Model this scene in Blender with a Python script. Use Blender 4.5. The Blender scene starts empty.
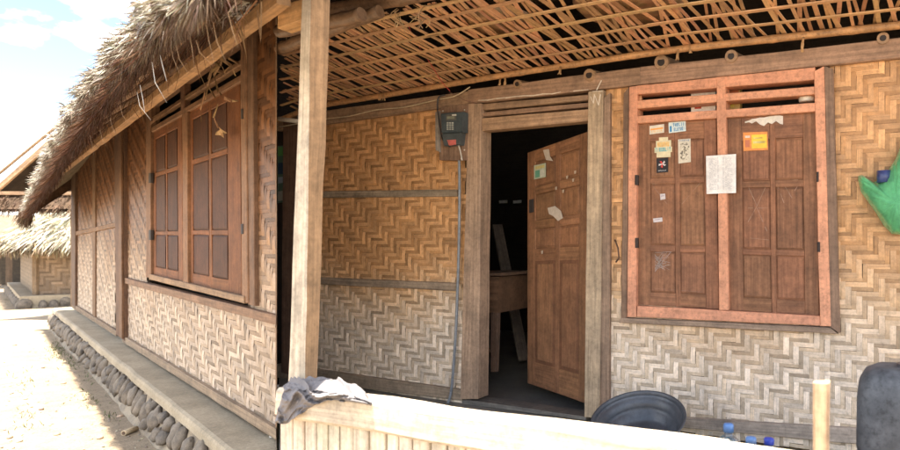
import bpy, math, random
from mathutils import Vector, noise
R = random.Random(7)
S = bpy.context.scene
COL = S.collection
# ------------------------------------------------------------------ camera model (photo pixels 900x450)
CX, HY, F, CAMZ = 589.0, 241.0, 620.0, 1.2
def V(*a): return Vector(a)
class Plane:
    """vertical plane; off = distance in front of it (towards its outer side)"""
    def __init__(s, n, c):
        s.n = Vector((n[0], n[1], 0)).normalized(); s.c = c
        s.ex = Vector((-s.n.y, s.n.x, 0))
    def loc(s, x, y, off=0.0):
        u = (x-CX)/F; v = (HY-y)/F
        t = (s.c+off)/(s.n.x*u+s.n.y)
        p = Vector((u*t, t, CAMZ+v*t))
        return (p.dot(s.ex), p.z)
    def w(s, a, z, off=0.0):
        return s.ex*a + s.n*(s.c+off) + Vector((0, 0, z))
    def px(s, x, y, off=0.0):
        a, z = s.loc(x, y, off); return s.w(a, z, off)
    def lx(s, x, off=0.0): return s.loc(x, 200, off)[0]
RP = Plane((-.4505, -.8928), -3.687)      # front wall of the veranda house
QW = 1.32                                  # distance of the camera from the long wall
K = QW/1.14
LP = Plane((-.7071, -.7071), -QW)       # long side wall of the thatched house
if RP.ex.x < 0: RP.ex = -RP.ex
if LP.ex.x < 0: LP.ex = -LP.ex

# ------------------------------------------------------------------ materials
def new_mat(name):
    m = bpy.data.materials.new(name); m.use_nodes = True
    nt = m.node_tree; b = nt.nodes['Principled BSDF']
    return m, nt, b
def N(nt, t, **k):
    n = nt.nodes.new(t)
    for a, b in k.items():
        if a in n.inputs.keys(): n.inputs[a].default_value = b
        else: setattr(n, a, b)
    return n
def ramp(nt, fac, stops):
    r = nt.nodes.new('ShaderNodeValToRGB'); el = r.color_ramp.elements
    while len(el) < len(stops): el.new(.5)
    for e, (p, c) in zip(el, stops):
        e.position = p; e.color = c if len(c) == 4 else (*c, 1)
    nt.links.new(fac, r.inputs[0]); return r.outputs[0]
def mul(nt, a, b, fac=1.0):
    m = nt.nodes.new('ShaderNodeMix'); m.data_type = 'RGBA'; m.blend_type = 'MULTIPLY'
    m.inputs[0].default_value = fac
    for i, s in ((6, a), (7, b)):
        if isinstance(s, tuple): m.inputs[i].default_value = s
        else: nt.links.new(s, m.inputs[i])
    return m.outputs[2]
def mixc(nt, f, a, b):
    m = nt.nodes.new('ShaderNodeMix'); m.data_type = 'RGBA'
    if isinstance(f, float): m.inputs[0].default_value = f
    else: nt.links.new(f, m.inputs[0])
    for i, s in ((6, a), (7, b)):
        if isinstance(s, tuple): m.inputs[i].default_value = s
        else: nt.links.new(s, m.inputs[i])
    return m.outputs[2]
def bump(nt, b, h, strength, dist=.01):
    bp = N(nt, 'ShaderNodeBump', Strength=strength, Distance=dist)
    nt.links.new(h, bp.inputs['Height']); nt.links.new(bp.outputs[0], b.inputs['Normal'])

def attr_mat(name, su=3, sv=60, lo=.55, hi=1.25, rough=.7, bs=.35, blotch=.5, spec=.3, dirt=.45):
    """wood-like surface: colour attribute x streaks along the piece x blotches"""
    m, nt, b = new_mat(name)
    at = N(nt, 'ShaderNodeAttribute', attribute_name='Col')
    uv = N(nt, 'ShaderNodeAttribute', attribute_name='UVMap')
    mp = N(nt, 'ShaderNodeMapping'); mp.inputs['Scale'].default_value = (su, sv, 1)
    nt.links.new(uv.outputs['Vector'], mp.inputs[0])
    n1 = N(nt, 'ShaderNodeTexNoise', Scale=1.0, Detail=6.0, Roughness=.65)
    nt.links.new(mp.outputs[0], n1.inputs['Vector'])
    c = ramp(nt, n1.outputs[0], [(.28, (lo, lo, lo)), (.72, (hi, hi, hi))])
    geo = N(nt, 'ShaderNodeNewGeometry')
    n2 = N(nt, 'ShaderNodeTexNoise', Scale=7.0, Detail=7.0, Roughness=.7)
    nt.links.new(geo.outputs['Position'], n2.inputs['Vector'])
    c2 = ramp(nt, n2.outputs[0], [(.3, (1-blotch, 1-blotch, 1-blotch)), (.62, (1.08, 1.06, 1.03))])
    col = mul(nt, mul(nt, at.outputs['Color'], c), c2)
    n3 = N(nt, 'ShaderNodeTexNoise', Scale=38.0, Detail=5.0, Roughness=.75)
    nt.links.new(geo.outputs['Position'], n3.inputs['Vector'])
    c3 = ramp(nt, n3.outputs[0], [(.33, (1-dirt, 1-dirt, 1-dirt)), (.5, (1, 1, 1)), (.74, (1.2, 1.2, 1.2))])
    col = mul(nt, col, c3)
    nt.links.new(col, b.inputs['Base Color'])
    b.inputs['Roughness'].default_value = rough; b.inputs['Specular IOR Level'].default_value = spec
    if bs: bump(nt, b, n1.outputs[0], bs, .004)
    return m
M_WOOD = attr_mat('weathered_wood', su=2.0, sv=55, lo=.55, hi=1.25, bs=.4, blotch=.38, dirt=.2)
M_PAINT = attr_mat('worn_pink_paint', su=4, sv=40, lo=.78, hi=1.12, rough=.6, bs=.25, blotch=.28, dirt=.32)
M_STRIP = attr_mat('split_bamboo', su=6, sv=160, lo=.74, hi=1.16, rough=.55, bs=.2, blotch=.22, spec=.4, dirt=.22)
M_BAMBOO = attr_mat('bamboo_pole', su=2, sv=50, lo=.7, hi=1.15, rough=.5, bs=.2, blotch=.4, spec=.4)
M_THATCH = attr_mat('dry_thatch', su=2, sv=8, lo=.8, hi=1.1, rough=.8, bs=0, blotch=.5, spec=.15, dirt=.2)
M_CLOTH = attr_mat('soft_cloth', su=200, sv=200, lo=.88, hi=1.08, rough=.95, bs=.15, blotch=.12, spec=.1, dirt=.08)
M_PAPER = attr_mat('printed_paper', su=5, sv=5, lo=.93, hi=1.03, rough=.6, bs=0, blotch=.08, spec=.3, dirt=.12)
M_PLAST = attr_mat('moulded_plastic', su=8, sv=8, lo=.8, hi=1.1, rough=.38, bs=.05, blotch=.3, spec=.5, dirt=.25)
M_LEAF = attr_mat('leaf', su=5, sv=5, lo=.8, hi=1.15, rough=.6, bs=0, blotch=.3, dirt=.1)

M_DUSTY = attr_mat('dusty_black_plastic', su=6, sv=6, lo=.6, hi=1.5, rough=.6, bs=.3, blotch=.5, spec=.4, dirt=.5)
M_BAG = attr_mat('thin_green_plastic', su=6, sv=60, lo=.8, hi=1.2, rough=.33, bs=.5, blotch=.3, spec=.5, dirt=.15)
M_BAG.node_tree.nodes['Principled BSDF'].inputs['Transmission Weight'].default_value = .35
M_BAG.node_tree.nodes['Principled BSDF'].inputs['IOR'].default_value = 1.1
def cement_mat(name, base, dark, rough=.8, scale=2.2, bs=.5):
    m, nt, b = new_mat(name)
    geo = N(nt, 'ShaderNodeNewGeometry')
    n1 = N(nt, 'ShaderNodeTexNoise', Scale=scale, Detail=10.0, Roughness=.7)
    n2 = N(nt, 'ShaderNodeTexNoise', Scale=scale*22, Detail=6.0, Roughness=.8)
    for n in (n1, n2): nt.links.new(geo.outputs['Position'], n.inputs['Vector'])
    c = ramp(nt, n1.outputs[0], [(.32, dark), (.62, base)])
    c = mul(nt, c, ramp(nt, n2.outputs[0], [(.3, (.65, .65, .65)), (.6, (1.08, 1.08, 1.08))]))
    nt.links.new(c, b.inputs['Base Color']); b.inputs['Roughness'].default_value = rough
    bump(nt, b, n2.outputs[0], bs, .008)
    return m
M_CEM = cement_mat('old_cement', (.40, .325, .22), (.25, .20, .13))
M_FLOOR = cement_mat('dark_smooth_cement', (.25, .225, .185), (.11, .10, .085), rough=.42, bs=.15)
M_MORTAR = cement_mat('stone_mortar', (.34, .265, .175), (.14, .105, .07), scale=4.5)
M_ROCK = cement_mat('dark_river_stone', (.24, .19, .135), (.055, .045, .038), scale=7)
def ground_mat():
    m, nt, b = new_mat('dry_soil')
    geo = N(nt, 'ShaderNodeNewGeometry')
    ns = []
    for s in (.5, 6, 60, 260):
        n = N(nt, 'ShaderNodeTexNoise', Scale=float(s), Detail=8.0, Roughness=.7); ns.append(n)
        nt.links.new(geo.outputs['Position'], n.inputs['Vector'])
    c = ramp(nt, ns[0].outputs[0], [(.3, (.31, .23, .15)), (.7, (.41, .325, .22))])
    c = mul(nt, c, ramp(nt, ns[1].outputs[0], [(.3, (.72, .70, .66)), (.65, (1.08, 1.08, 1.08))]))
    c = mul(nt, c, ramp(nt, ns[2].outputs[0], [(.32, (.6, .58, .55)), (.55, (1.05, 1.05, 1.05))]))
    nt.links.new(c, b.inputs['Base Color']); b.inputs['Roughness'].default_value = .95
    mx = N(nt, 'ShaderNodeMath', operation='ADD')
    nt.links.new(ns[2].outputs[0], mx.inputs[0]); nt.links.new(ns[3].outputs[0], mx.inputs[1])
    bump(nt, b, mx.outputs[0], .7, .02)
    return m
M_SOIL = ground_mat()
def plain(name, col, rough=.5, metal=0, trans=0, alpha=1, spec=.5):
    m, nt, b = new_mat(name)
    n = N(nt, 'ShaderNodeTexNoise', Scale=30.0, Detail=4.0)
    c = ramp(nt, n.outputs[0], [(.3, tuple(k*.8 for k in col)), (.7, tuple(min(1, k*1.1) for k in col))])
    nt.links.new(c, b.inputs['Base Color'])
    b.inputs['Roughness'].default_value = rough; b.inputs['Metallic'].default_value = metal
    b.inputs['Transmission Weight'].default_value = trans; b.inputs['Alpha'].default_value = alpha
    b.inputs['Specular IOR Level'].default_value = spec
    return m
M_CLEAR = plain('clear_plastic_bottle', (.85, .9, .93), .08, trans=.9)
M_BLACKP = plain('black_plastic', (.035, .038, .045), .4)

# ------------------------------------------------------------------ mesh builder
class MB:
    def __init__(s): s.v = []; s.f = []; s.uv = []; s.c = []; s.sm = []
    def face(s, idx, col, uvs=None, smooth=False):
        s.f.append(tuple(idx)); s.c.append(col); s.uv.append(uvs or [(0, 0)]*len(idx)); s.sm.append(smooth)
    def quad(s, p, col, uvs=None, smooth=False):
        b = len(s.v); s.v += [tuple(q) for q in p]; s.face(range(b, b+len(p)), col, uvs, smooth)
    def loft(s, rings, col, closed=True, caps=True, smooth=False, colf=None):
        """rings: list of lists of points; uv along / around in metres"""
        b = len(s.v); n = len(rings[0]); o = R.random()*50
        for r in rings: s.v += [tuple(p) for p in r]
        u = [0]
        for i in range(1, len(rings)): u.append(u[-1]+(Vector(rings[i][0])-Vector(rings[i-1][0])).length)
        vv = [0]; m0 = rings[len(rings)//2]
        for j in range(n): vv.append(vv[-1]+(Vector(m0[(j+1) % n])-Vector(m0[j])).length)
        m = n if closed else n-1
        for i in range(len(rings)-1):
            for j in range(m):
                k = (j+1) % n
                c = colf(i, j) if colf else col
                s.face((b+i*n+j, b+i*n+k, b+(i+1)*n+k, b+(i+1)*n+j), c,
                       [(u[i]+o, vv[j]+o), (u[i]+o, vv[j+1]+o), (u[i+1]+o, vv[j+1]+o), (u[i+1]+o, vv[j]+o)], smooth)
        if caps and closed:
            for i, rev in ((0, True), (len(rings)-1, False)):
                idx = [b+i*n+j for j in range(n)]
                if rev: idx = idx[::-1]
                s.face(idx, colf(min(i, len(rings)-2), 0) if colf else col, [(o+.01*j, o) for j in range(n)])
    def beam(s, A, B, col, nseg=None, eps=.004, jit=.0015, bow=0):
        """A,B: 4-corner quads (front1, front2, back2, back1) at both ends"""
        A = [Vector(p) for p in A]; B = [Vector(p) for p in B]
        L = ((A[0]+A[1])/2-(B[0]+B[1])/2).length
        nseg = nseg or max(1, int(L/.12))
        rings = []
        sd = R.random()*100
        for i in range(nseg+1):
            t = i/nseg
            q = [A[k].lerp(B[k], t) for k in range(4)]
            cen = (q[0]+q[2])/2
            ring = []
            for k in range(4):
                pa, pb, pc = q[k-1], q[k], q[(k+1) % 4]
                e1 = pa-pb; e2 = pc-pb
                e = min(eps, e1.length*.3, e2.length*.3)
                j = Vector((noise.noise((sd+t*L*3, k*7.7, 0)), noise.noise((sd+t*L*3, k*7.7, 5)), noise.noise((sd+t*L*3, k*7.7, 9))))*jit*2
                ring += [pb+e1.normalized()*e+j, pb+e2.normalized()*e+j]
            rings.append(ring)
        s.loft(rings, col)
    def board(s, P, quad, o0, o1, col, vert=None, **k):
        """quad: TL,TR,BR,BL photo pixels on plane P at offset o1 (front); back at o0"""
        L = [P.loc(x, y, o1) for x, y in quad]
        s.lboard(P, L, o0, o1, col, vert, **k)
    def lboard(s, P, L, o0, o1, col, vert=None, **k):
        if P is LP:                            # the wall ends on the slanting end wall
            l1, l0 = P.lx(276.8, o1), P.lx(276.8, o0)
            f = [P.w(min(a, l1), z, o1) for a, z in L]; b = [P.w(min(a, l0), z, o0) for a, z in L]
        else: f = [P.w(a, z, o1) for a, z in L]; b = [P.w(a, z, o0) for a, z in L]
        h = (f[1]-f[0]).length+(f[2]-f[3]).length; v = (f[3]-f[0]).length+(f[2]-f[1]).length
        if vert is None: vert = v > h
        if vert: s.beam((f[0], f[1], b[1], b[0]), (f[3], f[2], b[2], b[3]), col, **k)
        else: s.beam((f[3], f[0], b[0], b[3]), (f[2], f[1], b[1], b[2]), col, **k)
    def bar(s, p, q, w, h, col, up=(0, 0, 1), **k):
        p = Vector(p); q = Vector(q); d = (q-p).normalized(); up = Vector(up)
        x = d.cross(up).normalized()*w/2; y = x.cross(d).normalized()*h/2
        s.beam((p-x-y, p+x-y, p+x+y, p-x+y), (q-x-y, q+x-y, q+x+y, q-x+y), col, **k)
    def tube(s, pts, rad, col, n=8, smooth=True, node=0, colf=None, caps=True):
        pts = [Vector(p) for p in pts]
        if node:                                   # bamboo: swollen joints
            o = []; rr = []; L = 0
            for i in range(len(pts)-1):
                d = (pts[i+1]-pts[i]); l = d.length; st = max(1, int(l/.035))
                for j in range(st):
                    o.append(pts[i]+d*j/st); L += l/st
                    rr.append((rad(0) if callable(rad) else rad)*(1.12 if (L % node) < .036 else 1))
            o.append(pts[-1]); rr.append(rr[-1]); pts = o; rf = lambda i: rr[i]
        else:
            rf = (lambda i: rad[i]) if isinstance(rad, (list, tuple)) else (lambda i: rad)
        rings = []
        up = Vector((0, 0, 1))
        for i, p in enumerate(pts):
            d = (pts[min(i+1, len(pts)-1)]-pts[max(i-1, 0)]).normalized()
            if abs(d.dot(up)) > .95: up = Vector((1, 0, 0)) if abs(d.x) < .9 else Vector((0, 1, 0))
            x = d.cross(up).normalized(); y = x.cross(d).normalized(); up = y
            rings.append([p+(x*math.cos(a)+y*math.sin(a))*rf(i) for a in [2*math.pi*k/n for k in range(n)]])
        s.loft(rings, col, smooth=smooth, colf=colf, caps=caps)
    def lathe(s, prof, col, origin=(0, 0, 0), n=28, axis=None, colf=None, smooth=True, open_=True):
        """prof: (r,z) list; axis: optional 3x3 as (x,y,z) vectors"""
        ax = axis or (V(1, 0, 0), V(0, 1, 0), V(0, 0, 1)); o = Vector(origin)
        rings = [[o+ax[0]*r*math.cos(a)+ax[1]*r*math.sin(a)+ax[2]*z for a in [2*math.pi*k/n for k in range(n)]] for r, z in prof]
        s.loft(rings, col, smooth=smooth, caps=not open_, colf=colf)
    def blade(s, p, d, L, w, col, droop=.3, side=None):
        p = Vector(p); d = Vector(d).normalized()
        sd = side or Vector((R.uniform(-1, 1), R.uniform(-1, 1), R.uniform(-1, 1)))
        x = d.cross(sd)
        if x.length < 1e-3: return
        x = x.normalized()*w/2
        m = p+d*L*.55; e = p+d*L+Vector((0, 0, -droop*L))
        m += Vector((0, 0, -droop*L*.25))
        b = len(s.v); s.v += [tuple(p-x), tuple(p+x), tuple(m+x*.8), tuple(m-x*.8), tuple(e)]
        o = R.random()*9
        s.face((b, b+1, b+2, b+3), col, [(o, o), (o, o+.01), (o+.1, o+.01), (o+.1, o)])
        s.face((b+3, b+2, b+4), col, [(o, o), (o, o+.01), (o+.1, o)])
def vary(c, a=.15, g=None):
    k = 1+R.uniform(-a, a); return tuple(max(0, x*k*(1+R.uniform(-a, a)*.25)) for x in c[:3])+(1,)
C4 = lambda c: tuple(c[:3])+(1,)

def wpos(o):
    p = Vector((0, 0, 0))
    while o is not None: p += o.location; o = o.parent
    return p
def obj(name, mb, mat, parent=None, base=None, label=None):
    base = Vector(base) if base is not None else (wpos(parent) if parent else Vector((0, 0, 0)))
    me = bpy.data.meshes.new(name)
    me.from_pydata([(v[0]-base.x, v[1]-base.y, v[2]-base.z) for v in mb.v], [], mb.f)
    uv = me.uv_layers.new(name='UVMap'); ca = me.color_attributes.new('Col', 'FLOAT_COLOR', 'CORNER')
    ud = []; cd = []
    for f, u, c in zip(mb.f, mb.uv, mb.c):
        for k in range(len(f)): ud += u[k]; cd += C4(c)
    me.uv_layers['UVMap'].data.foreach_set('uv', ud); me.color_attributes['Col'].data.foreach_set('color', cd)
    me.polygons.foreach_set('use_smooth', mb.sm)
    me.materials.append(mat); me.validate(); me.update()
    o = bpy.data.objects.new(name, me); COL.objects.link(o)
    if parent: o.parent = parent; o.location = base-wpos(parent)
    else: o.location = base
    if label: o['label'] = label
    return o
def thing(name, label, cat, loc=(0, 0, 0), group=None):
    o = bpy.data.objects.new(name, None); COL.objects.link(o); o.location = loc; o.empty_display_size = .2
    o['label'] = label; o['category'] = cat
    if group: o['group'] = group
    return o
def tag(o, label, cat, group=None):
    o['label'] = label; o['category'] = cat
    if group: o['group'] = group
    return o
def struct(o): o['kind'] = 'structure'; return o

# ------------------------------------------------------------------ woven bamboo (3/3 twill)
def inpoly(a, z, P):
    c = False; j = len(P)-1
    for i in range(len(P)):
        if (P[i][1] > z) != (P[j][1] > z) and a < (P[j][0]-P[i][0])*(z-P[i][1])/(P[j][1]-P[i][1])+P[i][0]: c = not c
        j = i
    return c
def weave(mb, P, poly, w, off, colf, rot=0.0, flip=False, sx=1.0):
    """poly in plane coordinates (a,z); every float of the plait is an arched strip"""
    ca, sa = math.cos(rot), math.sin(rot)
    fwd = lambda a, z: (a/sx, z)
    inv = lambda a, z: (a*sx, z)
    Q = [fwd(*p) for p in poly]
    i0 = int(min(q[0] for q in Q)/w)-1; i1 = int(max(q[0] for q in Q)/w)+1
    j0 = int(min(q[1] for q in Q)/w)-1; j1 = int(max(q[1] for q in Q)/w)+1
    ins = {}
    for i in range(i0, i1+1):
        for j in range(j0, j1+1): ins[(i, j)] = inpoly((i+.5)*w, (j+.5)*w, Q)
    si = -1 if flip else 1
    cols = {}
    def stripcol(key):
        if key not in cols: cols[key] = R.uniform(-.08, .08)
        return cols[key]
    ST = [(-.10, -.9), (.10, .35), (.35, 1), (.65, 1), (.90, .35), (1.10, -.9)]
    th = .0032
    def flo(i, j, vert, n):
        o = off+R.uniform(-.0006, .0006)-(.0008 if (i if vert else j) % 2 else 0)
        if vert: cx0 = (i+.5)*w+R.uniform(-.001, .001); s0 = j*w
        else: cx0 = (j+.5)*w+R.uniform(-.001, .001); s0 = i*w
        odd = (i if vert else j) % 2          # pale skin strips alternate with browner inner strips
        hw = w*(R.uniform(.40, .46) if odd else R.uniform(.52, .58)); sk = R.uniform(-.0012, .0012)
        rings = []
        for t, h in ST:
            s = s0+t*n*w; row = []
            for e, hh in ((-1, -.15), (0, .0), (1, -.15)):
                x = cx0+e*hw+sk*t
                a, z = inv(x, s) if vert else inv(s, x)
                row.append(P.w(a, z, o+(h+hh)*th))
            rings.append(row)
        a, z = inv(cx0, s0) if vert else inv(s0, cx0)
        c = colf(a, z, vert, stripcol((vert, i if vert else j)))
        m_ = R.uniform(.64, .92) if odd else R.uniform(1.0, 1.16)
        c = (c[0]*m_, c[1]*m_*(.95 if odd else 1), c[2]*m_*(.88 if odd else 1.02))
        b = len(mb.v); o1 = R.random()*40; o2 = R.random()*40
        for r in rings: mb.v += [tuple(p) for p in r]
        for r in range(len(rings)-1):
            for k in range(2):
                u0 = o1+ST[r][0]*n*w; u1 = o1+ST[r+1][0]*n*w; v0 = o2+k*hw; v1 = v0+hw
                mb.face((b+r*3+k, b+r*3+k+1, b+(r+1)*3+k+1, b+(r+1)*3+k), c, [(u0, v0), (u0, v1), (u1, v1), (u1, v0)], True)
    T = 4
    for i in range(i0, i1+1):
        j = j0
        while j <= j1:
            if ins[(i, j)] and (si*i+j) % (2*T) < T:
                n = 1
                while n < T and (si*i+j+n) % (2*T) > (si*i+j+n-1) % (2*T) and (si*i+j+n) % (2*T) < T and ins.get((i, j+n)): n += 1
                flo(i, j, True, n); j += n
            else: j += 1
    for j in range(j0, j1+1):
        i = i0
        while i <= i1:
            if ins[(i, j)] and (si*i+j) % (2*T) >= T:
                n = 1
                while n < T and (si*(i+n)+j) % (2*T) >= T and ins.get((i+n, j)): n += 1
                flo(i, j, False, n); i += n
            else: i += 1
def weave_px(mb, P, quad, w, off, colf, **k):
    weave(mb, P, [P.loc(x, y, off) for x, y in quad], w, off, colf, **k)
def backing(mb, P, quad, off, col, grow=0):
    L = [P.loc(x, y, off) for x, y in quad]
    mb.lboard(P, L, off-.02, off, col, jit=0, nseg=1)
sm = lambda a, b, x: max(0, min(1, (x-a)/(b-a)))
def lerp3(a, b, t): return tuple(a[i]+(b[i]-a[i])*t for i in range(3))
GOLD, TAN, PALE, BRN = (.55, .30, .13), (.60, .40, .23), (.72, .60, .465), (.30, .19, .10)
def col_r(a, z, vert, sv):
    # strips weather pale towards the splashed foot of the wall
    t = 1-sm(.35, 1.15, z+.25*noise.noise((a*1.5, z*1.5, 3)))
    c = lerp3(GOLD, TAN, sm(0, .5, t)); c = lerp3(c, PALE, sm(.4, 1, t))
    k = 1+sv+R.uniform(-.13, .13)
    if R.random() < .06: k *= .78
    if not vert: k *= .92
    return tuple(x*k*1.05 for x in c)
def col_l(a, z, vert, sv):  # eave shade painted into the upper strips; the foot is bleached pale
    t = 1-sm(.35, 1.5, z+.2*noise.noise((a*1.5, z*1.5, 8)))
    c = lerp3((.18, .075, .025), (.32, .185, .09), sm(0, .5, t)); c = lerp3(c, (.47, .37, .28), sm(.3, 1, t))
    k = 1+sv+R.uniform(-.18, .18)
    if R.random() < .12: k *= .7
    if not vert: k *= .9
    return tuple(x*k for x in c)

# ================================================================== GROUND
def zg(x, y):
    d = math.hypot(x, y)
    q = (x+y)*.7071                      # across the lane beside the long wall
    z = -1.33*K+CAMZ
    z -= .27*sm(11.5, 16.5, y)
    n = noise.noise((x*.6, y*.6, 0))*.03+noise.noise((x*2.5, y*2.5, 4))*.012
    return z+n*(1 if d < 40 else 0)
g = MB()
xs = [-400, -200, -90, -50, -35, -28]+[-24+.3*i for i in range(108)]+[10, 14, 20, 40, 100, 400]
ys = [-400, -100, -30, -12, -7, -4]+[-2+.3*i for i in range(90)]+[27, 32, 45, 80, 180, 600]
idx = {}
for i, x in enumerate(xs):
    for j, y in enumerate(ys):
        idx[(i, j)] = len(g.v); g.v.append((x, y, zg(x, y)))
for i in range(len(xs)-1):
    for j in range(len(ys)-1):
        g.face((idx[(i, j)], idx[(i+1, j)], idx[(i+1, j+1)], idx[(i, j+1)]), (.4, .3, .2), smooth=True)
struct(obj('ground', g, M_SOIL))

# ================================================================== VERANDA HOUSE
aL = RP.lx(274); aR = RP.lx(1100)
house = thing('veranda_house', 'woven bamboo house front under a shaded veranda, with open door and pink window frame', 'house', RP.w(0, 0, 0))
DKW = (.13, .075, .045); MIDW = (.25, .15, .085); GREYW = (.31, .235, .165); PINK = (.62, .29, .17)
wl = MB()
# left bay between corner and door post : three rows of plait
for q in ([(300, 122), (466, 98), (466, 192), (300, 196)], [(300, 190), (466, 190), (466, 290), (300, 280)], [(300, 278), (466, 285), (466, 402), (300, 378)]):
    weave_px(wl, RP, q, .0245, .012, col_r, sx=1.25)
weave_px(wl, RP, [(607, 82), (640, 78), (640, 400), (607, 424)], .025, .012, col_r, sx=1.1)
weave_px(wl, RP, [(640, 305), (832, 318), (832, 452), (640, 424)], .025, .012, col_r, sx=1.1)
weave_px(wl, RP, [(832, 58), (1090, 31), (1090, 477), (832, 455)], .025, .012, col_r, sx=1.1)
obj('woven_panel', wl, M_STRIP, house)
bk = MB()
for q in ([(272, 122), (472, 97), (472, 410), (272, 376)], [(600, 84), (633, 78), (633, 425), (600, 422)], [(633, 312), (835, 325), (835, 455), (633, 425)], [(835, 58), (1100, 29), (1100, 482), (835, 455)]):
    backing(bk, RP, q, .002, (.17, .105, .055))
obj('wall_core', bk, M_WOOD, house)
# boards of the frame
def part_board(name, quad, o0, o1, col, mat=None, parent=None, P=RP, **k):
    m = MB(); m.board(P, quad, o0, o1, vary(col, .08), **k)
    return obj(name, m, mat or M_WOOD, parent or house)
part_board('top_plate', [(277, 117), (469, 91), (469, 104), (277, 131)], -.06, .05, (.33, .21, .135))
part_board('top_plate', [(468, 89.5), (640, 67), (640, 84.5), (468, 104)], -.06, .052, (.33, .21, .135))
part_board('top_plate', [(640, 67), (1100, 15), (1100, 37), (640, 84.5)], -.06, .05, (.33, .21, .135))
part_board('rail', [(300, 191.5), (457, 189.5), (457, 196.5), (300, 198)], 0, .034, GREYW)
part_board('rail', [(300, 276.5), (457, 283), (457, 291), (300, 283.5)], 0, .034, GREYW)
part_board('foot_rail', [(277, 364), (462, 390), (462, 401), (277, 378)], -.03, .045, GREYW)
part_board('foot_rail', [(609, 413), (1100, 444.5), (1100, 467), (609, 421)], -.03, .045, (.36, .30, .24))
part_board('door_post', [(468, 104), (481, 103), (478, 399), (460, 399)], -.07, .06, (.38, .26, .17))
part_board('door_post', [(588, 92), (603, 90), (599, 418), (584, 417)], -.07, .06, (.44, .32, .215))
part_board('door_post', [(603.5, 98), (610, 93), (609, 413), (599.5, 414)], -.02, .045, (.27, .18, .12))
part_board('corner_post', [(283, 118), (303, 117), (300, 378), (281, 372)], -.05, .055, (.15, .085, .055))
# dark gap beside corner post
part_board('side_board', [(270, 118), (284, 117), (284, 376), (270, 372)], -.05, .004, (.05, .035, .028))
# door head slats
part_board('door_head', [(480, 118), (588, 109), (588, 121), (480, 131)], -.05, .045, (.42, .26, .16))
part_board('vent_slat', [(480, 112.5), (588, 102.5), (588, 107), (480, 117)], -.02, .03, (.30, .19, .12))
part_board('vent_slat', [(480, 104), (588, 94.5), (588, 100), (480, 110.5)], -.02, .035, (.30, .19, .12))
part_board('threshold', [(462, 399), (586, 417), (586, 421), (462, 404)], -.12, .03, (.17, .15, .125))
# white chalk on the head beam
ck = MB()
pp = [(478+i*9.2, 100.5-i*.95+R.uniform(-.6, .6)) for i in range(13)]
for (x0, y0), (x1, y1) in zip(pp, pp[1:]):
    if R.random() < .85: ck.quad([RP.px(x0, y0, .0535), RP.px(x1, y1, .0535), RP.px(x1, y1+R.uniform(.5, 1.2), .0535), RP.px(x0, y0+R.uniform(.5, 1.2), .0535)], (.6, .52, .42))
for pts in ([(588, 88), (592, 91), (602, 91)], [(590, 96), (593, 103), (594, 94)], [(594, 94), (598, 105), (600, 94)], [(596, 90), (601, 80)]):
    for (x0, y0), (x1, y1) in zip(pts, pts[1:]):
        ck.quad([RP.px(x0, y0, .062), RP.px(x1, y1, .062), RP.px(x1+.9, y1+.6, .062), RP.px(x0+.9, y0+.6, .062)], (.62, .55, .46))
obj('chalk_mark', ck, M_PAPER, house)

# ---- window
part_board('window_surround', [(611, 88), (629, 87), (626, 322), (610, 324)], 0, .018, (.24, .15, .09)) if 0 else None
part_board('window_surround', [(824, 66), (833, 69), (840, 333), (830, 327)], -.02, .055, (.25, .155, .10))
part_board('window_surround', [(621, 318), (830, 327.5), (838, 334), (619, 323)], -.02, .055, (.33, .235, .165))
part_board('window_surround', [(623.5, 94), (629, 87), (627, 318), (621, 318)], -.02, .05, (.23, .14, .09))
wf = MB()
pk = lambda q, o0, o1: wf.board(RP, q, o0, o1, vary(PINK, .06), eps=.003)
pk([(629, 87), (637, 86), (636, 317), (627, 317)], -.05, .058)
pk([(814, 71.5), (824, 66.5), (831, 326), (820, 326)], -.05, .058)
pk([(637, 85.5), (815, 67), (815.5, 79.5), (637, 94.5)], -.05, .052)
pk([(637, 100.3), (815, 86.5), (815.5, 94), (637, 108.5)], -.05, .052)
pk([(637, 116), (816, 102.5), (816, 111.5), (637, 123.5)], -.05, .052)
pk([(637, 305.5), (820, 316), (820, 326), (637, 317)], -.05, .052)
pk([(716.5, 79), (725.5, 78), (728.5, 310), (719, 310)], -.05, .057)
obj('window_frame', wf, M_PAINT, house)
SH = (.27, .125, .066)
def X(q, u, v):
    a = V(*q[0]).lerp(V(*q[1]), u); b = V(*q[3]).lerp(V(*q[2]), u); c = a.lerp(b, v); return (c.x, c.y)
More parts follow.
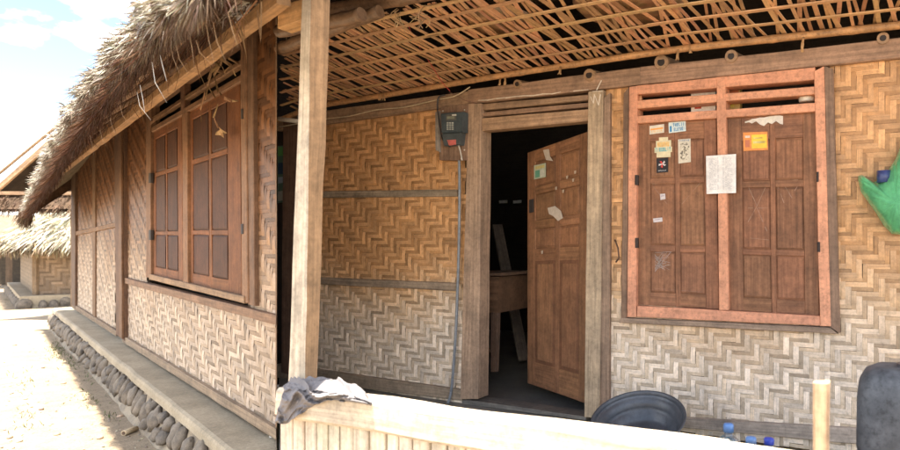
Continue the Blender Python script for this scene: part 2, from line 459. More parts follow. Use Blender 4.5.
def shutter(name, quad, P, off, cu, rv, colr, parent, label=None, raise_=.012, pcol=None):
    """board + stiles/rails standing proud + raised panel fields. cu,rv: lists of (lo,hi) fractions of panels"""
    m = MB()
    m.board(P, quad, off-.02, off, vary(colr, .05), vert=True, eps=.001, jit=0)
    us = [0]+[k for c in cu for k in c]+[1]; vs = [0]+[k for c in rv for k in c]+[1]
    for i in range(0, len(us), 2):
        m.board(P, [X(quad, us[i], 0), X(quad, us[i+1], 0), X(quad, us[i+1], 1), X(quad, us[i], 1)], off, off+raise_, vary(colr, .1), vert=True, eps=.003)
    for i in range(0, len(vs), 2):
        for (a, b) in cu:
            m.board(P, [X(quad, a, vs[i]), X(quad, b, vs[i]), X(quad, b, vs[i+1]), X(quad, a, vs[i+1])], off, off+raise_-.001, vary(colr, .1), vert=False, eps=.003)
    s = obj(name, m, M_WOOD, parent, label=label)
    for (a, b) in cu:
        for (c, d) in rv:
            pm = MB()
            o = [X(quad, a, c), X(quad, b, c), X(quad, b, d), X(quad, a, d)]
            mx = min(.2*(b-a), .02); my = .02*.6
            inn = [X(quad, a+mx, c+my), X(quad, b-mx, c+my), X(quad, b-mx, d-my), X(quad, a+mx, d-my)]
            O = [P.px(x, y, off+.002) for x, y in o]; I = [P.px(x, y, off+.008) for x, y in inn]
            cc = vary(pcol or colr, .12); r = R.random()*30
            hh = (O[3]-O[0]).length; ww = (O[1]-O[0]).length
            pm.quad(I, cc, [(r+hh, r), (r+hh, r+ww), (r, r+ww), (r, r)])
            for k in range(4):
                pm.quad([O[k], O[(k+1) % 4], I[(k+1) % 4], I[k]], tuple(x*.9 for x in cc[:3]), [(r, r), (r+.3, r), (r+.3, r+.02), (r, r+.02)])
            obj('panel', pm, M_WOOD, s)
    return s
shL = shutter('shutter', [(637.5, 124.3), (716, 118.8), (719, 309), (637.5, 304.5)], RP, .012,
              [(.16, .47), (.53, .84)], [(.10, .30), (.335, .67), (.705, .93)], SH, house, 'brown shutter with five stickers')
shR = shutter('shutter', [(727, 118.6), (817, 111.8), (819.5, 316), (729, 310)], RP, .012,
              [(.16, .47), (.53, .84)], [(.12, .33), (.365, .68), (.71, .93)], SH, house, 'brown shutter with orange card and chalk marks')
# hinges
for x, y, s in ((636, 180, shL), (636, 243, shL), (817.5, 177, shR), (818.5, 247, shR)):
    h = MB(); h.board(RP, [(x-1.3, y-5), (x+1.3, y-5), (x+1.3, y+5), (x-1.3, y+5)], .03, .062, (.05, .035, .03)); obj('hinge', h, M_WOOD, s)
# carved crosses and chalk scratches
def scratch(P, segs, off, col, parent, w=.7):
    m = MB()
    for (x0, y0, x1, y1) in segs:
        dx, dy = x1-x0, y1-y0; l = math.hypot(dx, dy); nx, ny = -dy/l*w/2, dx/l*w/2
        k = max(1, int(l/5))
        for i in range(k):
            if R.random() < .12: continue
            a, b = i/k, (i+1)/k; j = R.uniform(.4, 1)
            m.quad([P.px(x0+dx*a+nx*j, y0+dy*a+ny*j, off), P.px(x0+dx*b+nx*j, y0+dy*b+ny*j, off), P.px(x0+dx*b-nx*j, y0+dy*b-ny*j, off), P.px(x0+dx*a-nx*j, y0+dy*a-ny*j, off)], vary(col, .2))
    return obj('scratch_mark', m, M_PAPER, parent)
CH = (.29, .18, .12)
scratch(RP, [(746, 184, 768, 183), (748, 186, 757, 206), (766, 186, 757, 206), (757, 206, 748, 222), (757, 208, 769, 236), (769, 240, 750, 238),
             (781, 181, 798, 180), (783, 183, 795, 203), (800, 182, 789, 200), (777, 184, 784, 203), (748, 208, 768, 208)], .0215, CH, shR)
scratch(RP, [(652, 184, 668, 183), (653, 186, 667, 204), (680, 182, 700, 181), (682, 204, 700, 183), (670, 184, 680, 203), (650, 288, 702, 292)], .0215, (.27, .16, .11), shL, .5)
scratch(RP, [(655, 250+R.uniform(0, 22), 658+R.uniform(2, 14), 250+R.uniform(0, 22)) for i in range(22)], .0215, (.30, .24, .21), shL, .6)
# stickers (glued on, so parts of the shutters)
def sticker(quad, base, marks, parent, off=.0265, label=None, name='sticker', P=RP):
    m = MB(); m.board(P, quad, off-.003, off, base, eps=.0005, jit=0, nseg=1)
    for (u0, v0, u1, v1, c) in marks:
        m.quad([P.px(*X(quad, u0, v0), off+.0008), P.px(*X(quad, u1, v0), off+.0008), P.px(*X(quad, u1, v1), off+.0008), P.px(*X(quad, u0, v1), off+.0008)], c)
    return obj(name, m, M_PAPER, parent, label=label)
def letters(u0, u1, v0, v1, n, c):
    o = []; w = (u1-u0)/n
    for i in range(n):
        a = u0+i*w; b = a+w*.72; k = R.choice('ELTHUI')
        if k in 'ELHU': o.append((a, v0, a+w*.24, v1, c))
        if k in 'HU': o.append((b-w*.24, v0, b, v1, c))
        if k in 'TI': o.append(((a+b)/2-w*.12, v0, (a+b)/2+w*.12, v1, c))
        if k in 'ET': o.append((a, v0, b, v0+(v1-v0)*.25, c))
        if k in 'ELU': o.append((a, v1-(v1-v0)*.25, b, v1, c))
        if k in 'EH': o.append((a, (v0+v1)/2-(v1-v0)*.12, b, (v0+v1)/2+(v1-v0)*.12, c))
    return o
WH = (.62, .56, .46); ORG = (.75, .33, .08); BLU = (.05, .22, .42)
sticker([(649.5, 126), (664, 124), (664, 132.5), (649.5, 134.5)], WH, [(.06, .35, .94, .55, ORG)]+letters(.1, .9, .62, .85, 7, (.7, .45, .2)), shL, .029, 'small white sticker with an orange band')
sticker([(668.5, 122.5), (685.5, 121), (685.8, 131), (668.8, 133.2)], (.55, .62, .6), letters(.26, .95, .12, .45, 6, BLU)+letters(.3, .95, .55, .88, 7, BLU)+[(.06, .35, .18, .9, BLU)], shL, .029, 'white sticker with blue lettering')
m = MB()
stq = [[(659, 137.5), (668, 137), (668, 141), (659, 141.4)], [(656, 141), (671, 140), (671, 147), (656, 148)], [(654.5, 147.5), (672, 146.5), (672, 152), (654.5, 153)], [(656.5, 152.5), (670.5, 152), (670.5, 157), (656.5, 157.5)]]
for i, q in enumerate(stq): m.board(RP, q, .0225, .0245+.0004*i, (.62, .55, .36), eps=.0004, jit=0, nseg=1)
for (u0, v0, u1, v1, c) in letters(.05, .95, .1, .8, 8, (.06, .38, .45)):
    q = stq[2]; m.quad([RP.px(*X(q, a, b), .0268) for a, b in ((u0, v0), (u1, v0), (u1, v1), (u0, v1))], c)
for (u0, v0, u1, v1, c) in letters(.1, .9, .2, .85, 6, (.75, .45, .12)):
    q = stq[1]; m.quad([RP.px(*X(q, a, b), .0268) for a, b in ((u0, v0), (u1, v0), (u1, v1), (u0, v1))], c)
obj('sticker', m, M_PAPER, shL, label='stepped yellowish sticker with teal lettering')
st = sticker([(656.5, 158.5), (668, 157.5), (668, 172), (656.5, 173)], (.02, .018, .02), letters(.15, .85, .82, .9, 8, (.5, .5, .5)), shL, .0255, 'black sticker with a red pinwheel')
mm = MB()
q = [(656.5, 158.5), (668, 157.5), (668, 172), (656.5, 173)]
for k in range(5):
    a = k*1.2566+.4; c = (.5, .42)
    P3 = [(c[0]+.05*math.cos(a-1), c[1]+.04*math.sin(a-1)), (c[0]+.34*math.cos(a-.2), c[1]+.26*math.sin(a-.2)), (c[0]+.3*math.cos(a+.35), c[1]+.22*math.sin(a+.35)), (c[0]+.05*math.cos(a+1), c[1]+.04*math.sin(a+1))]
    mm.quad([RP.px(*X(q, *p), .027) for p in P3], (.6, .06, .05) if k % 2 else (.55, .5, .5))
obj('sticker_print', mm, M_PAPER, shL)
pc = [(678, 139.5), (690.5, 138.5), (690.8, 162), (678.4, 163.5)]
mk = letters(.12, .9, .03, .10, 7, (.08, .2, .4))
for i in range(60):
    u = R.uniform(.15, .8); v = R.uniform(.16, .85); mk.append((u, v, u+R.uniform(.03, .14), v+R.uniform(.01, .07), R.choice([(.16, .14, .11), (.3, .27, .2), (.22, .2, .16)])))
sticker(pc, (.55, .5, .4), mk, shL, .0255, 'upright card with a dark drawing')
for q in ([(660, 194), (665, 193.6), (665.4, 199), (660.4, 200)], [(653, 218.5), (662, 217.5), (662.5, 221.5), (653.5, 222.5)]):
    sticker(q, (.55, .5, .5), [(.2, .3, .8, .45, (.3, .25, .3))], shL, .0235, 'small torn white sticker scrap')
oc = [(743, 132.5), (767.5, 131.5), (768, 150), (743.5, 151)]
sticker(oc, (.66, .25, .07), [(.34, .14, .96, .88, (.72, .5, .06)), (.4, .5, .9, .62, (.75, .68, .3)), (.42, .3, .8, .36, (.75, .68, .3)), (.08, .18, .28, .3, (.6, .5, .4)), (.08, .42, .26, .8, (.45, .15, .08))], shR, .0255, 'orange and yellow printed card')
# torn white paper strip
tm = MB()
xs_ = [745, 749, 752, 756, 760, 764, 768, 772, 776, 780, 783]
top = [121.5, 120.5, 119, 118.5, 117.5, 117.5, 116.5, 116, 115.5, 115.5, 116]
bot = [123, 122.2, 123.5, 121.2, 124.5, 126, 122.4, 124, 121, 123.8, 124.5]
for i in range(10):
    tm.quad([RP.px(xs_[i], top[i], .0255), RP.px(xs_[i+1], top[i+1], .0255), RP.px(xs_[i+1], bot[i+1], .0255), RP.px(xs_[i], bot[i], .0255)], vary((.6, .54, .46), .06))
obj('torn_sticker', tm, M_PAPER, shR)
# notice sheet pinned across mullion
nq = [(706, 156), (736, 154), (736, 193), (706.5, 194)]
nm = MB()
G = 10
pts = [[RP.px(*X(nq, i/G, j/G), .066+.004*math.sin(i*.9)*j/G+.005*(i/G)**2*(j/G)) for i in range(G+1)] for j in range(G+1)]
for j in range(G):
    for i in range(G): nm.quad([pts[j][i], pts[j][i+1], pts[j+1][i+1], pts[j+1][i]], (.70, .67, .63), smooth=True)
def npx(u, v, e=.0014): return RP.px(*X(nq, u, v), .066+e+.004*math.sin(u*G*.9)*v+.005*u*u*v)
for r in range(30):
    v = .07+r*.028
    for c0, c1 in ((.10, .34), (.37, .42), (.55, .62), (.64, .88)):
        u = c0
        while u < c1-.02:
            l = min(c1-u, R.uniform(.03, .08))
            if R.random() < .8: nm.quad([npx(u, v), npx(u+l, v), npx(u+l, v+.010), npx(u, v+.010)], (.42, .41, .42))
            u += l+.015
tag(obj('paper_notice', nm, M_PAPER, base=RP.px(720, 193, .06)), 'white printed sheet with two columns of text pinned across the pink window mullion', 'paper notice')
# goods behind the vent bars
def carton(quad, o0, o1, col, marks, name, label, cat):
    m = MB(); m.board(RP, quad, o0, o1, col, vert=True, eps=.001, jit=0)
    for (u0, v0, u1, v1, c) in marks:
        m.quad([RP.px(*X(quad, a, b), o1+.001) for a, b in ((u0, v0), (u1, v0), (u1, v1), (u0, v1))], c)
    return tag(obj(name, m, M_PAPER, base=RP.px(quad[3][0], quad[3][1], o0)), label, cat)
carton([(691, 84), (715.5, 83), (715.5, 114), (691, 115.5)], -.10, -.054, (.82, .80, .74), letters(.06, .62, .12, .24, 6, (.15, .13, .12))+[(.7, .08, .95, .25, (.2, .2, .2)), (.15, .55, .42, .8, (.5, .08, .05)), (.0, .42, 1, .48, (.35, .3, .25))], 'carton_box', 'white printed carton behind the pink vent bars left of the mullion', 'carton')
carton([(727, 85), (740, 84), (740, 109), (727, 110.5)], -.12, -.06, (.45, .30, .10), [(.1, .2, .9, .45, (.4, .12, .05)), (.1, .5, .55, .9, (.55, .42, .08))], 'carton_box', 'small yellow and red packet behind the pink vent bars right of the mullion', 'carton')
tn = MB(); a_, z_ = RP.loc(807, 102, -.03); o = RP.w(a_, z_, -.03); tn.lathe([(.001, .0), (.042, .0), (.045, .006), (.045, .042), (.047, .044), (.047, .056), (.043, .060), (.001, .061)], (.62, .58, .5), o)
tag(obj('round_tub', tn, M_PLAST, base=o), 'round white lidded tub on the vent bar at the right end', 'tub')

# ---- door leaf, hinged at the right post and swung into the room
Hh = RP.px(587, 300, -.06); Hh.z = 0; far = Vector(((527-CX)/F*4.84, 4.84, 0))
dd = (far-Hh); dn = Vector((-dd.y, dd.x, 0)).normalized()
if dn.dot(Hh) > 0: dn = -dn
DP = Plane((dn.x, dn.y), dn.dot(Hh))
if DP.ex.x < 0: DP.ex = -DP.ex
DQ = [(527.5, 153), (587, 132), (585, 403), (527.5, 383)]
door = shutter('door', DQ, DP, 0, [(.13, .47), (.55, .88)], [(.05, .155), (.19, .30), (.335, .42)], (.28, .135, .065), house, 'open panelled brown door swung inward', raise_=.014)
for a, b in ((.13, .47), (.55, .88)):
    pass
lm = MB()
for a, b in ((.13, .47), (.55, .88)):
    o = [X(DQ, a, .47), X(DQ, b, .47), X(DQ, b, .90), X(DQ, a, .90)]; inn = [X(DQ, a+.04, .485), X(DQ, b-.04, .485), X(DQ, b-.04, .885), X(DQ, a+.04, .885)]
    O = [DP.px(*p, .0148) for p in o]; I = [DP.px(*p, .006) for p in inn]
    for k in range(4): lm.quad([O[k], O[(k+1) % 4], DP.px(*inn[(k+1) % 4], .019), DP.px(*inn[k], .019)], (.20, .09, .045))
    lm.quad([DP.px(*p, .0188) for p in inn], vary((.28, .135, .066), .1), [(1.1, 0), (1.1, .25), (0, .25), (0, 0)])
obj('panel', lm, M_WOOD, door)
sticker([(534, 165.5), (545.5, 163), (545.5, 177), (534, 179.5)], (.42, .45, .33), [(.1, .1, .9, .3, (.5, .42, .16)), (.1, .4, .5, .9, (.12, .3, .2)), (.55, .4, .9, .9, (.5, .5, .42))], door, .018, 'small greenish sticker', P=DP)
def scrap(pts, P, off, parent, col=(.5, .42, .34)):
    m = MB(); m.quad([P.px(x, y, off) for x, y in pts], col); obj('torn_sticker', m, M_PAPER, parent)
scrap([(543, 150), (549, 149), (550, 156), (553, 161), (546, 160)], DP, .0165, door)
scrap([(547.5, 208), (555, 206), (561, 211), (563, 218), (558, 221), (553, 216), (549, 214)], DP, .0165, door)
for x, y in ((566, 176), (574, 171), (572, 179), (555, 187), (562, 190), (541, 251)): scrap([(x, y), (x+2.2, y-.6), (x+1.8, y+2.6), (x+.4, y+3)], DP, .0215, door, (.45, .36, .27))
hd = MB(); hd.board(DP, [(529, 200), (533, 199), (533, 212), (529, 213)], .015, .022, (.05, .04, .035)); obj('latch_plate', hd, M_WOOD, door)

# ---- interior room
rm = MB()
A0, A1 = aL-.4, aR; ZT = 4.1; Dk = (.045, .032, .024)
def wallq(p, q, z0, z1, col, m=rm, th=.03):
    p = Vector(p); q = Vector(q); d = (q-p).normalized(); n_ = Vector((-d.y, d.x, 0))*th
    a = Vector((0, 0, z0)); b = Vector((0, 0, z1))
    m.beam((p+a, p+b, p+b+n_, p+a+n_), (q+a, q+b, q+b+n_, q+a+n_), col, nseg=1, jit=0)
zz = lambda v: Vector((v.x, v.y, 0))
c1 = zz(RP.w(A0, 0, -.1)); c2 = zz(RP.w(A0, 0, -3.2)); c3 = zz(RP.w(A1, 0, -3.2)); c4 = zz(RP.w(A1, 0, -.1))
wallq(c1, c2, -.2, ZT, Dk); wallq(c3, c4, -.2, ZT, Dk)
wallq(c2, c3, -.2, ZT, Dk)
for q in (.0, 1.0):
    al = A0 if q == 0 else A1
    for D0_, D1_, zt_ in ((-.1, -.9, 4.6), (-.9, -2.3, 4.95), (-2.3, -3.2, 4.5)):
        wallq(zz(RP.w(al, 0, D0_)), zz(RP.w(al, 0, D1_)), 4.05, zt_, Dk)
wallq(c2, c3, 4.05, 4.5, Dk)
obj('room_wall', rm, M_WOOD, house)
# two small slots on back wall, their daylight painted as pale strips
it = MB()
bp = Plane((RP.n.x, RP.n.y), RP.c-3.16); bp.ex = RP.ex
for x in (499, 513):
    it = MB(); it.board(bp, [(x, 200.5), (x+8, 200), (x+8, 203), (x, 203.5)], 0, .01, (.75, .72, .66)); obj('daylight_strip', it, M_PAPER, house)
fl = MB()
def hbox(m, pts, z0, z1, col):
    b = len(m.v); n = len(pts)
    m.v += [(p[0], p[1], z1) for p in pts]+[(p[0], p[1], z0) for p in pts]
    m.face(range(b, b+n), col)
    for k in range(n): m.face((b+k, b+n+k, b+n+(k+1) % n, b+(k+1) % n), col)
fx = RP.w(aL-.6, 0, 1.95); fy = RP.w(aR+.5, 0, 1.95); fz = RP.w(aR+.5, 0, -3.2); fw = RP.w(aL-.6, 0, -3.2)
# floor starts right of the side wall line
e1 = Vector(((279-CX)/F*2.72, 2.72, 0))
e2 = Vector(((279-CX)/F*5.4, 5.4, 0))
hbox(fl, [RP.w(RP.lx(279, 1.62), 0, 1.62), RP.w(aR+.5, 0, 1.62), RP.w(aR+.5, 0, -3.25), RP.w(RP.lx(272, -.05)-1.2, 0, -3.25), RP.w(RP.lx(279, 0), 0, 0)], -.5, 0, (.2, .2, .2))
struct(obj('veranda_floor', fl, M_FLOOR))
st_ = MB()
st_.bar(RP.w(RP.lx(300, .2), .012, .16), RP.w(RP.lx(470, .2), .012, .16), .10, .024, (.3, .3, .3))
# interior furniture: small table + leaning plank
tb = thing('side_table', 'dim wooden side table just inside the doorway on the left', 'table', RP.w(RP.lx(486, -.5), 0, -.5))
tp = Plane((RP.n.x, RP.n.y), RP.c-.45); tp.ex = RP.ex
def tboard(q, o0, o1, c, nm): 
    m = MB(); m.board(tp, q, o0, o1, c); obj(nm, m, M_WOOD, tb)
tboard([(455, 273), (501, 273), (501, 276), (455, 276)], -.5, .02, (.22, .13, .08), 'table_top')
tboard([(458, 277), (499, 277), (497, 313), (458, 311)], -.45, 0, (.25, .13, .07), 'drawer_front')
tboard([(490.5, 313), (498, 313), (496, 372), (490.5, 372)], -.04, 0, (.24, .14, .09), 'leg')
tboard([(460, 311), (466, 311), (466, 366), (460, 366)], -.04, 0, (.24, .14, .09), 'leg')
tboard([(490, 305), (496, 305), (495, 352), (490, 352)], -.49, -.45, (.2, .12, .08), 'leg')
tboard([(466, 347), (491, 349), (491, 353), (466, 351)], -.04, -.01, (.2, .12, .08), 'stretcher')
lpk = MB(); P1 = tp.px(524, 352, -.9); P1.z = .05; P2 = tp.px(497, 225, -1.3)
lpk.bar(P1, P2, .11, .03, (.20, .15, .11))
tag(obj('leaning_plank', lpk, M_WOOD, base=zz(P1)), 'grey plank leaning in the dark room behind the doorway', 'plank')

# ---- ceiling lattice, pole, beams, roof
POLE = [(277, 121), (300, 111.5), (329, 104), (380, 96), (430, 87.5), (480, 79), (530, 71), (580, 63.5), (630, 56), (680, 49), (740, 42.5), (800, 36), (860, 29.5), (905, 24.5), (960, 19)]
PO = .11
pl = [RP.px(x, y, PO) for x, y in POLE]
pm = MB(); pm.tube(pl, .021, (.50, .27, .12), n=10, node=.42, colf=None)
obj('ceiling_pole', pm, M_BAMBOO, house)
PA = [(RP.loc(x, y, PO)[0], RP.loc(x, y, PO)[1]) for x, y in POLE]
def zpole(a):
    if a <= PA[0][0]: return PA[0][1]
    for (a0, z0), (a1, z1) in zip(PA, PA[1:]):
        if a <= a1: return z0+(z1-z0)*(a-a0)/(a1-a0)
    return PA[-1][1]
SL = .15
def lat(a, D, dz=0): return RP.w(a, zpole(a)+.022+SL*(D-PO)+dz, D)
aS = RP.lx(279.5, .1)
def amin(D): return RP.lx(278.5, D)
lt = MB(); a = aS-.2
while a < aR-.05:
    for lay in range(2 if R.random() < .85 else 1):
        aa = a+R.uniform(-.02, .02)+lay*.03
        ang = R.gauss(0, .06)+(-.10 if lay == 0 else .12)
        D0 = PO-.05+R.uniform(-.02, .015); D1 = 1.02+R.uniform(-.06, .08)
        w_ = R.uniform(.015, .025); c = vary((.48, .27, .14), .3)
        P0 = (aa, D0); P1_ = (aa+ang*(D1-D0), D1)
        # clip to the right of the side wall
        if P1_[0] < amin(D1)-.9: continue
        n = 8; rr = []
        for i in range(n+1):
            t = i/n; D = D0+(D1-D0)*t; al = P0[0]+(P1_[0]-P0[0])*t
            if al < amin(D)+.02: continue
            z = .004*math.sin(t*9+aa*7)+lay*.009+R.uniform(-.002, .002)
            rr.append([lat(al-w_/2, D, z), lat(al+w_/2, D, z), lat(al+w_/2, D, z+.006), lat(al-w_/2, D, z+.006)])
        if len(rr) > 1: lt.loft(rr, c)
    a += R.uniform(.050, .076)*(1.0 if a > RP.lx(470) else .85)
for D in (.25, .41, .57, .73, .88, 1.0):
    aa = amin(D)+.03
    while aa < aR:
        L = R.uniform(1.3, 2.2); a1 = min(aR, aa+L); rr = []
        z0 = -.008; w_ = R.uniform(.016, .024); c = vary((.54, .33, .17), .2); sk = R.uniform(-.02, .02)
        for i in range(13):
            t = i/12; al = aa+(a1-aa)*t; d_ = D+sk*(t-.5)
            rr.append([lat(al, d_-w_/2, z0), lat(al, d_+w_/2, z0), lat(al, d_+w_/2, z0+.007), lat(al, d_-w_/2, z0+.007)])
        lt.loft(rr, c); aa = a1-.1 if a1 < aR else aR+1
obj('ceiling_lattice', lt, M_STRIP, house)
# rafter ends poking out between the pole and the top plate
for x, y, r in ((517, 84, .030), (589, 75, .040), (661, 62, .044), (731, 56, .036), (883, 38, .03)):
    m = MB(); c = RP.px(x, y, .07); d = RP.n
    rg = [c-d*.9+V(0, 0, .12), c]
    m.tube(rg, r, (.33, .20, .11), n=14, node=.5)
    m.tube([c-d*.02, c+d*.002], r*.55, (.03, .02, .015), n=12)
    obj('rafter', m, M_BAMBOO, house)
for x, y, l in ((803, 43, 12), (560, 72, 7), (505, 83, 7), (500, 84, 6), (678, 55, 9), (690, 51, 6), (380, 98, 8), (384, 99, 7)):
    m = MB(); p = RP.px(x, y-4, .13)
    for k in range(4): m.tube([p+V(R.uniform(-.008, .008), 0, .01), p+V(R.uniform(-.01, .01), 0, -.03), p+V(R.uniform(-.015, .015), 0, -l*.006)], .0035, (.42, .25, .12), n=5)
    obj('tie', m, M_BAMBOO, house)
# logs beyond the front edge of the lattice
def log(x0, y0, x1, y1, off, r, col, name='log'):
    p = RP.px(x0, y0, off); q = RP.px(x1, y1, off)
    m = MB(); m.tube([p+(q-p)*i/8+V(0, 0, R.uniform(-.006, .006)) for i in range(9)], r, col, n=12, node=.55); obj(name, m, M_BAMBOO, house)
    return p, q
log(330, 10, 560, -28, 1.12, .040, (.24, .14, .08)); log(279, 31, 362, 15, 1.35, .036, (.20, .12, .07))
log(279, 49, 380, 12, 1.2, .035, (.20, .12, .07))
m = MB(); m.board(RP, [(277.5, 5), (306, -2.5), (306, 18.5), (277.5, 28.5)], 1.98, 2.05, (.50, .29, .13)); obj('tie_beam', m, M_WOOD, house)
m = MB(); p = RP.px(279, 119, .3); m.tube([p, RP.px(300, 121.5, .25)], .018, (.55, .5, .42), n=10); obj('pipe_stub', m, M_PLAST, house)
# palm-fibre lashings
fb = MB()
for k in range(70):
    x = R.choice([342, 357, 362, 398, 418, 424, 300, 292]); p = RP.px(x+R.uniform(-5, 5), R.uniform(4, 22) if x > 310 else R.uniform(12, 35), 1.1)
    d = V(R.uniform(-.05, .05), R.uniform(-.03, .03), R.uniform(-.09, .02)); fb.tube([p, p+d*.5+V(R.uniform(-.02, .02), 0, 0), p+d], .0022, vary((.5, .34, .17), .3), n=4)
obj('lashing', fb, M_BAMBOO, house)['kind'] = 'stuff'
# woven trays lying on the lattice
for x, y, D, r in ((628, 32, .50, .30), (498, 47, .60, .20)):
    c = lat(RP.lx(x, D), D, .02+r*.10)
    m = MB(); prof = [(.001, 0), (r*.5, .0), (r*.85, .01), (r, .05), (r*1.03, .055), (r*1.03, .045), (r*.87, 0), (r*.5, -.008), (.001, -.008)]
    m.lathe(prof, (.30, .17, .08), c, n=30, colf=lambda i, j: vary((.30, .17, .08), .25))
    tag(obj('woven_tray', m, M_STRIP, base=c), ('large' if r > .25 else 'small')+' round woven tray on the ceiling lattice '+('near the pink window' if r > .25 else 'above the doorway'), 'tray', 'trays on the ceiling lattice')
# roof
def thatch_blades(m, n, fn):
    for _ in range(n): m.blade(*fn())
rf = MB()
E0, E1 = aL-.55, aR+.6
prof = [(2.245, 3.10), (2.225, 3.26), (-1.6, 5.5), (-4.0, 3.9), (-4.0, 3.75), (-1.6, 5.3)]
rings = []
ra0 = lambda D: RP.lx(276, max(D, -.5))-.12
for i in range(13):
    rings.append([RP.w(ra0(D)+(E1-ra0(D))*i/12, z+R.uniform(-.015, .015), D) for D, z in prof])
rf.loft(rings, (.17, .12, .075))
def rb():
    D_=0; D = R.uniform(1.7, 2.24); al = R.uniform(ra0(D)+.1, E1); z = 3.10-(D-2.245)*.57+R.uniform(0, .18)
    return (RP.w(al, z, D), RP.n+V(0, 0, -.9)+V(*(R.gauss(0, .15) for _ in range(3))), R.uniform(.06, .16), .006, vary((.30, .22, .13), .4))
thatch_blades(rf, 5000, rb)
obj('thatched_roof', rf, M_THATCH, house)
rr_ = MB()
for k in range(9):
    al = aS+.2+k*.75
    rr_.tube([RP.w(al, 3.12, 2.12), RP.w(al, 5.05, -1.5)], .035, (.18, .11, .065), n=8, node=.6)
obj('roof_pole', rr_, M_BAMBOO, house)

# ---- veranda post
post = MB()
pf = [(303, 0), (312, 0), (330, 0)]
def prow(y):
    t = y/395
    return (302-14*t-1.5*math.sin(t*3)*0, 311-6*t, 330-14*t)
rings = []
PD = 2.08
for i in range(14):
    y = -60+(470+60)*i/13
    x0, x1, x2 = prow(y)
    A = RP.px(x0, y, PD); B = RP.px(x1, y, PD)
    # right side face recedes along -n
    C_ = None; bestD = PD
    for k in range(200):
        D = PD-k*.001; tst = B-RP.n*(k*.001)
        xx = CX+F*tst.x/tst.y
        C_ = tst
        if xx >= x2: break
    dep = (C_-B).length
    w0 = .0
    j = lambda: V(R.uniform(-.002, .002), R.uniform(-.002, .002), 0)
    rings.append([A+j(), B+j(), B-RP.n*dep+j(), A-RP.n*dep+j()])
print('post width', (rings[5][1]-rings[5][0]).length, 'depth', (rings[5][2]-rings[5][1]).length)
post.loft(rings, (.42, .28, .165), colf=lambda i, j: (.58, .48, .36) if j == 0 else (.37, .23, .125))  # sunlight painted into the paler front face, along with its bleaching
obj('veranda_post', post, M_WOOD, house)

# ================================================================== near side wall return (joins both fronts)
# ================================================================== FENCE
FD = 2.19
fb0 = RP.px(278.5, 400, FD)
fence = thing('low_fence', 'low sun-bleached wooden fence rail with upright slats in front of the veranda', 'fence', (fb0.x, fb0.y, zg(fb0.x, fb0.y)))
m = MB(); m.board(RP, [(275.5, 388.5), (720, 449.5), (720, 494), (275.5, 417)], FD-.085, FD, (.64, .53, .40), eps=.012, jit=.004); obj('top_rail', m, M_WOOD, fence)
m = MB(); m.board(RP, [(720.5, 449.5), (960, 482), (960, 540), (720.5, 494)], FD-.085, FD, (.58, .5, .38), eps=.012, jit=.004); obj('top_rail', m, M_WOOD, fence)
al = RP.lx(278, FD-.03)+.004; k = 0
while al < RP.lx(930, FD):
    w_ = R.uniform(.045, .07)
    m = MB(); zt = 1.2-.56-.03
    m.lboard(RP, [(al, zt), (al+w_, zt), (al+w_, .28), (al, .28)], FD-.065, FD-.035, vary((.70, .60, .46), .12)); obj('slat', m, M_WOOD, fence)
    al += w_+R.uniform(.003, .012); k += 1
for al in (RP.lx(278, FD)+.03, RP.lx(560, FD), RP.lx(900, FD)):
    m = MB(); m.lboard(RP, [(al, .60), (al+.07, .60), (al+.07, -.45), (al, -.45)], FD-.15, FD-.088, (.5, .4, .28)); obj('post', m, M_WOOD, fence)
m = MB(); m.board(RP, [(812.5, 383.5), (829, 383.5), (828, 560), (812, 560)], FD-.13, FD-.09, (.50, .33, .20), vert=True, eps=.006); obj('upright', m, M_WOOD, fence)

# ---- towel bunched on the rail
tw = MB()
NU, NV = 90, 80
def rail_top(x): return 389+(x-278.5)*.137
pts = []
for i in range(NU+1):
    u = i/NU; row = []
    x = 284+u*88
    front = 30*(1-sm(.12, .55, u))**1.2+3      # how far it hangs down in front (px)
    hump = 19*math.sin(math.pi*min(1, u*1.02+.02))**.55*(1 if u < .8 else 1-.3*(u-.8)/.2)
    for j in range(NV+1):
        v = j/NV
        # v 0 : front lower edge -> 0.5 top -> 1 back lower edge
        f1 = noise.noise((u*7+v*2.2, v*3.0, 1.3)); f2 = noise.noise((u*16-v*9, v*5, 7.1))
        f3 = noise.noise((u*3.1, v*2.2, 12.0)); ph_ = v*5.2+u*3.4+f1*1.5+f3*1.2
        fold = (1-abs(math.sin(ph_*1.7)))**1.6-.35+.4*((1-abs(math.sin(ph_*4.1+f2*2)))**2-.3)
        if v < .45:
            t = v/.45; y = rail_top(x)+front*(1-t)-hump*.25*t; off = FD+.020+.02*math.sin(t*math.pi)+(.034*fold+.012*f2)
            xs = x-10*(1-t)*(1-u)
        elif v < .75:
            t = (v-.45)/.3; y = rail_top(x)-hump*(.25+.75*math.sin(t*math.pi/2+.0)); off = FD+.02-.09*t; y -= fold*6+f2*2; xs = x+t*6*(u-.3)
        else:
            t = (v-.75)/.25; y = rail_top(x)-hump*(1-t)+t*16; off = FD-.07-.04*t; y -= fold*5*(1-t); xs = x+6*(u-.3)
        row.append(RP.px(xs, y, off))
    pts.append(row)
b = 0
for r_ in pts: tw.v += [tuple(p) for p in r_]
for i in range(NU):
    for j in range(NV):
        a0 = i*(NV+1)+j
        tw.face((a0, a0+NV+1, a0+NV+2, a0+1), (.19, .175, .175), [(i*.01, j*.01), (i*.01+.01, j*.01), (i*.01+.01, j*.01+.01), (i*.01, j*.01+.01)], True)
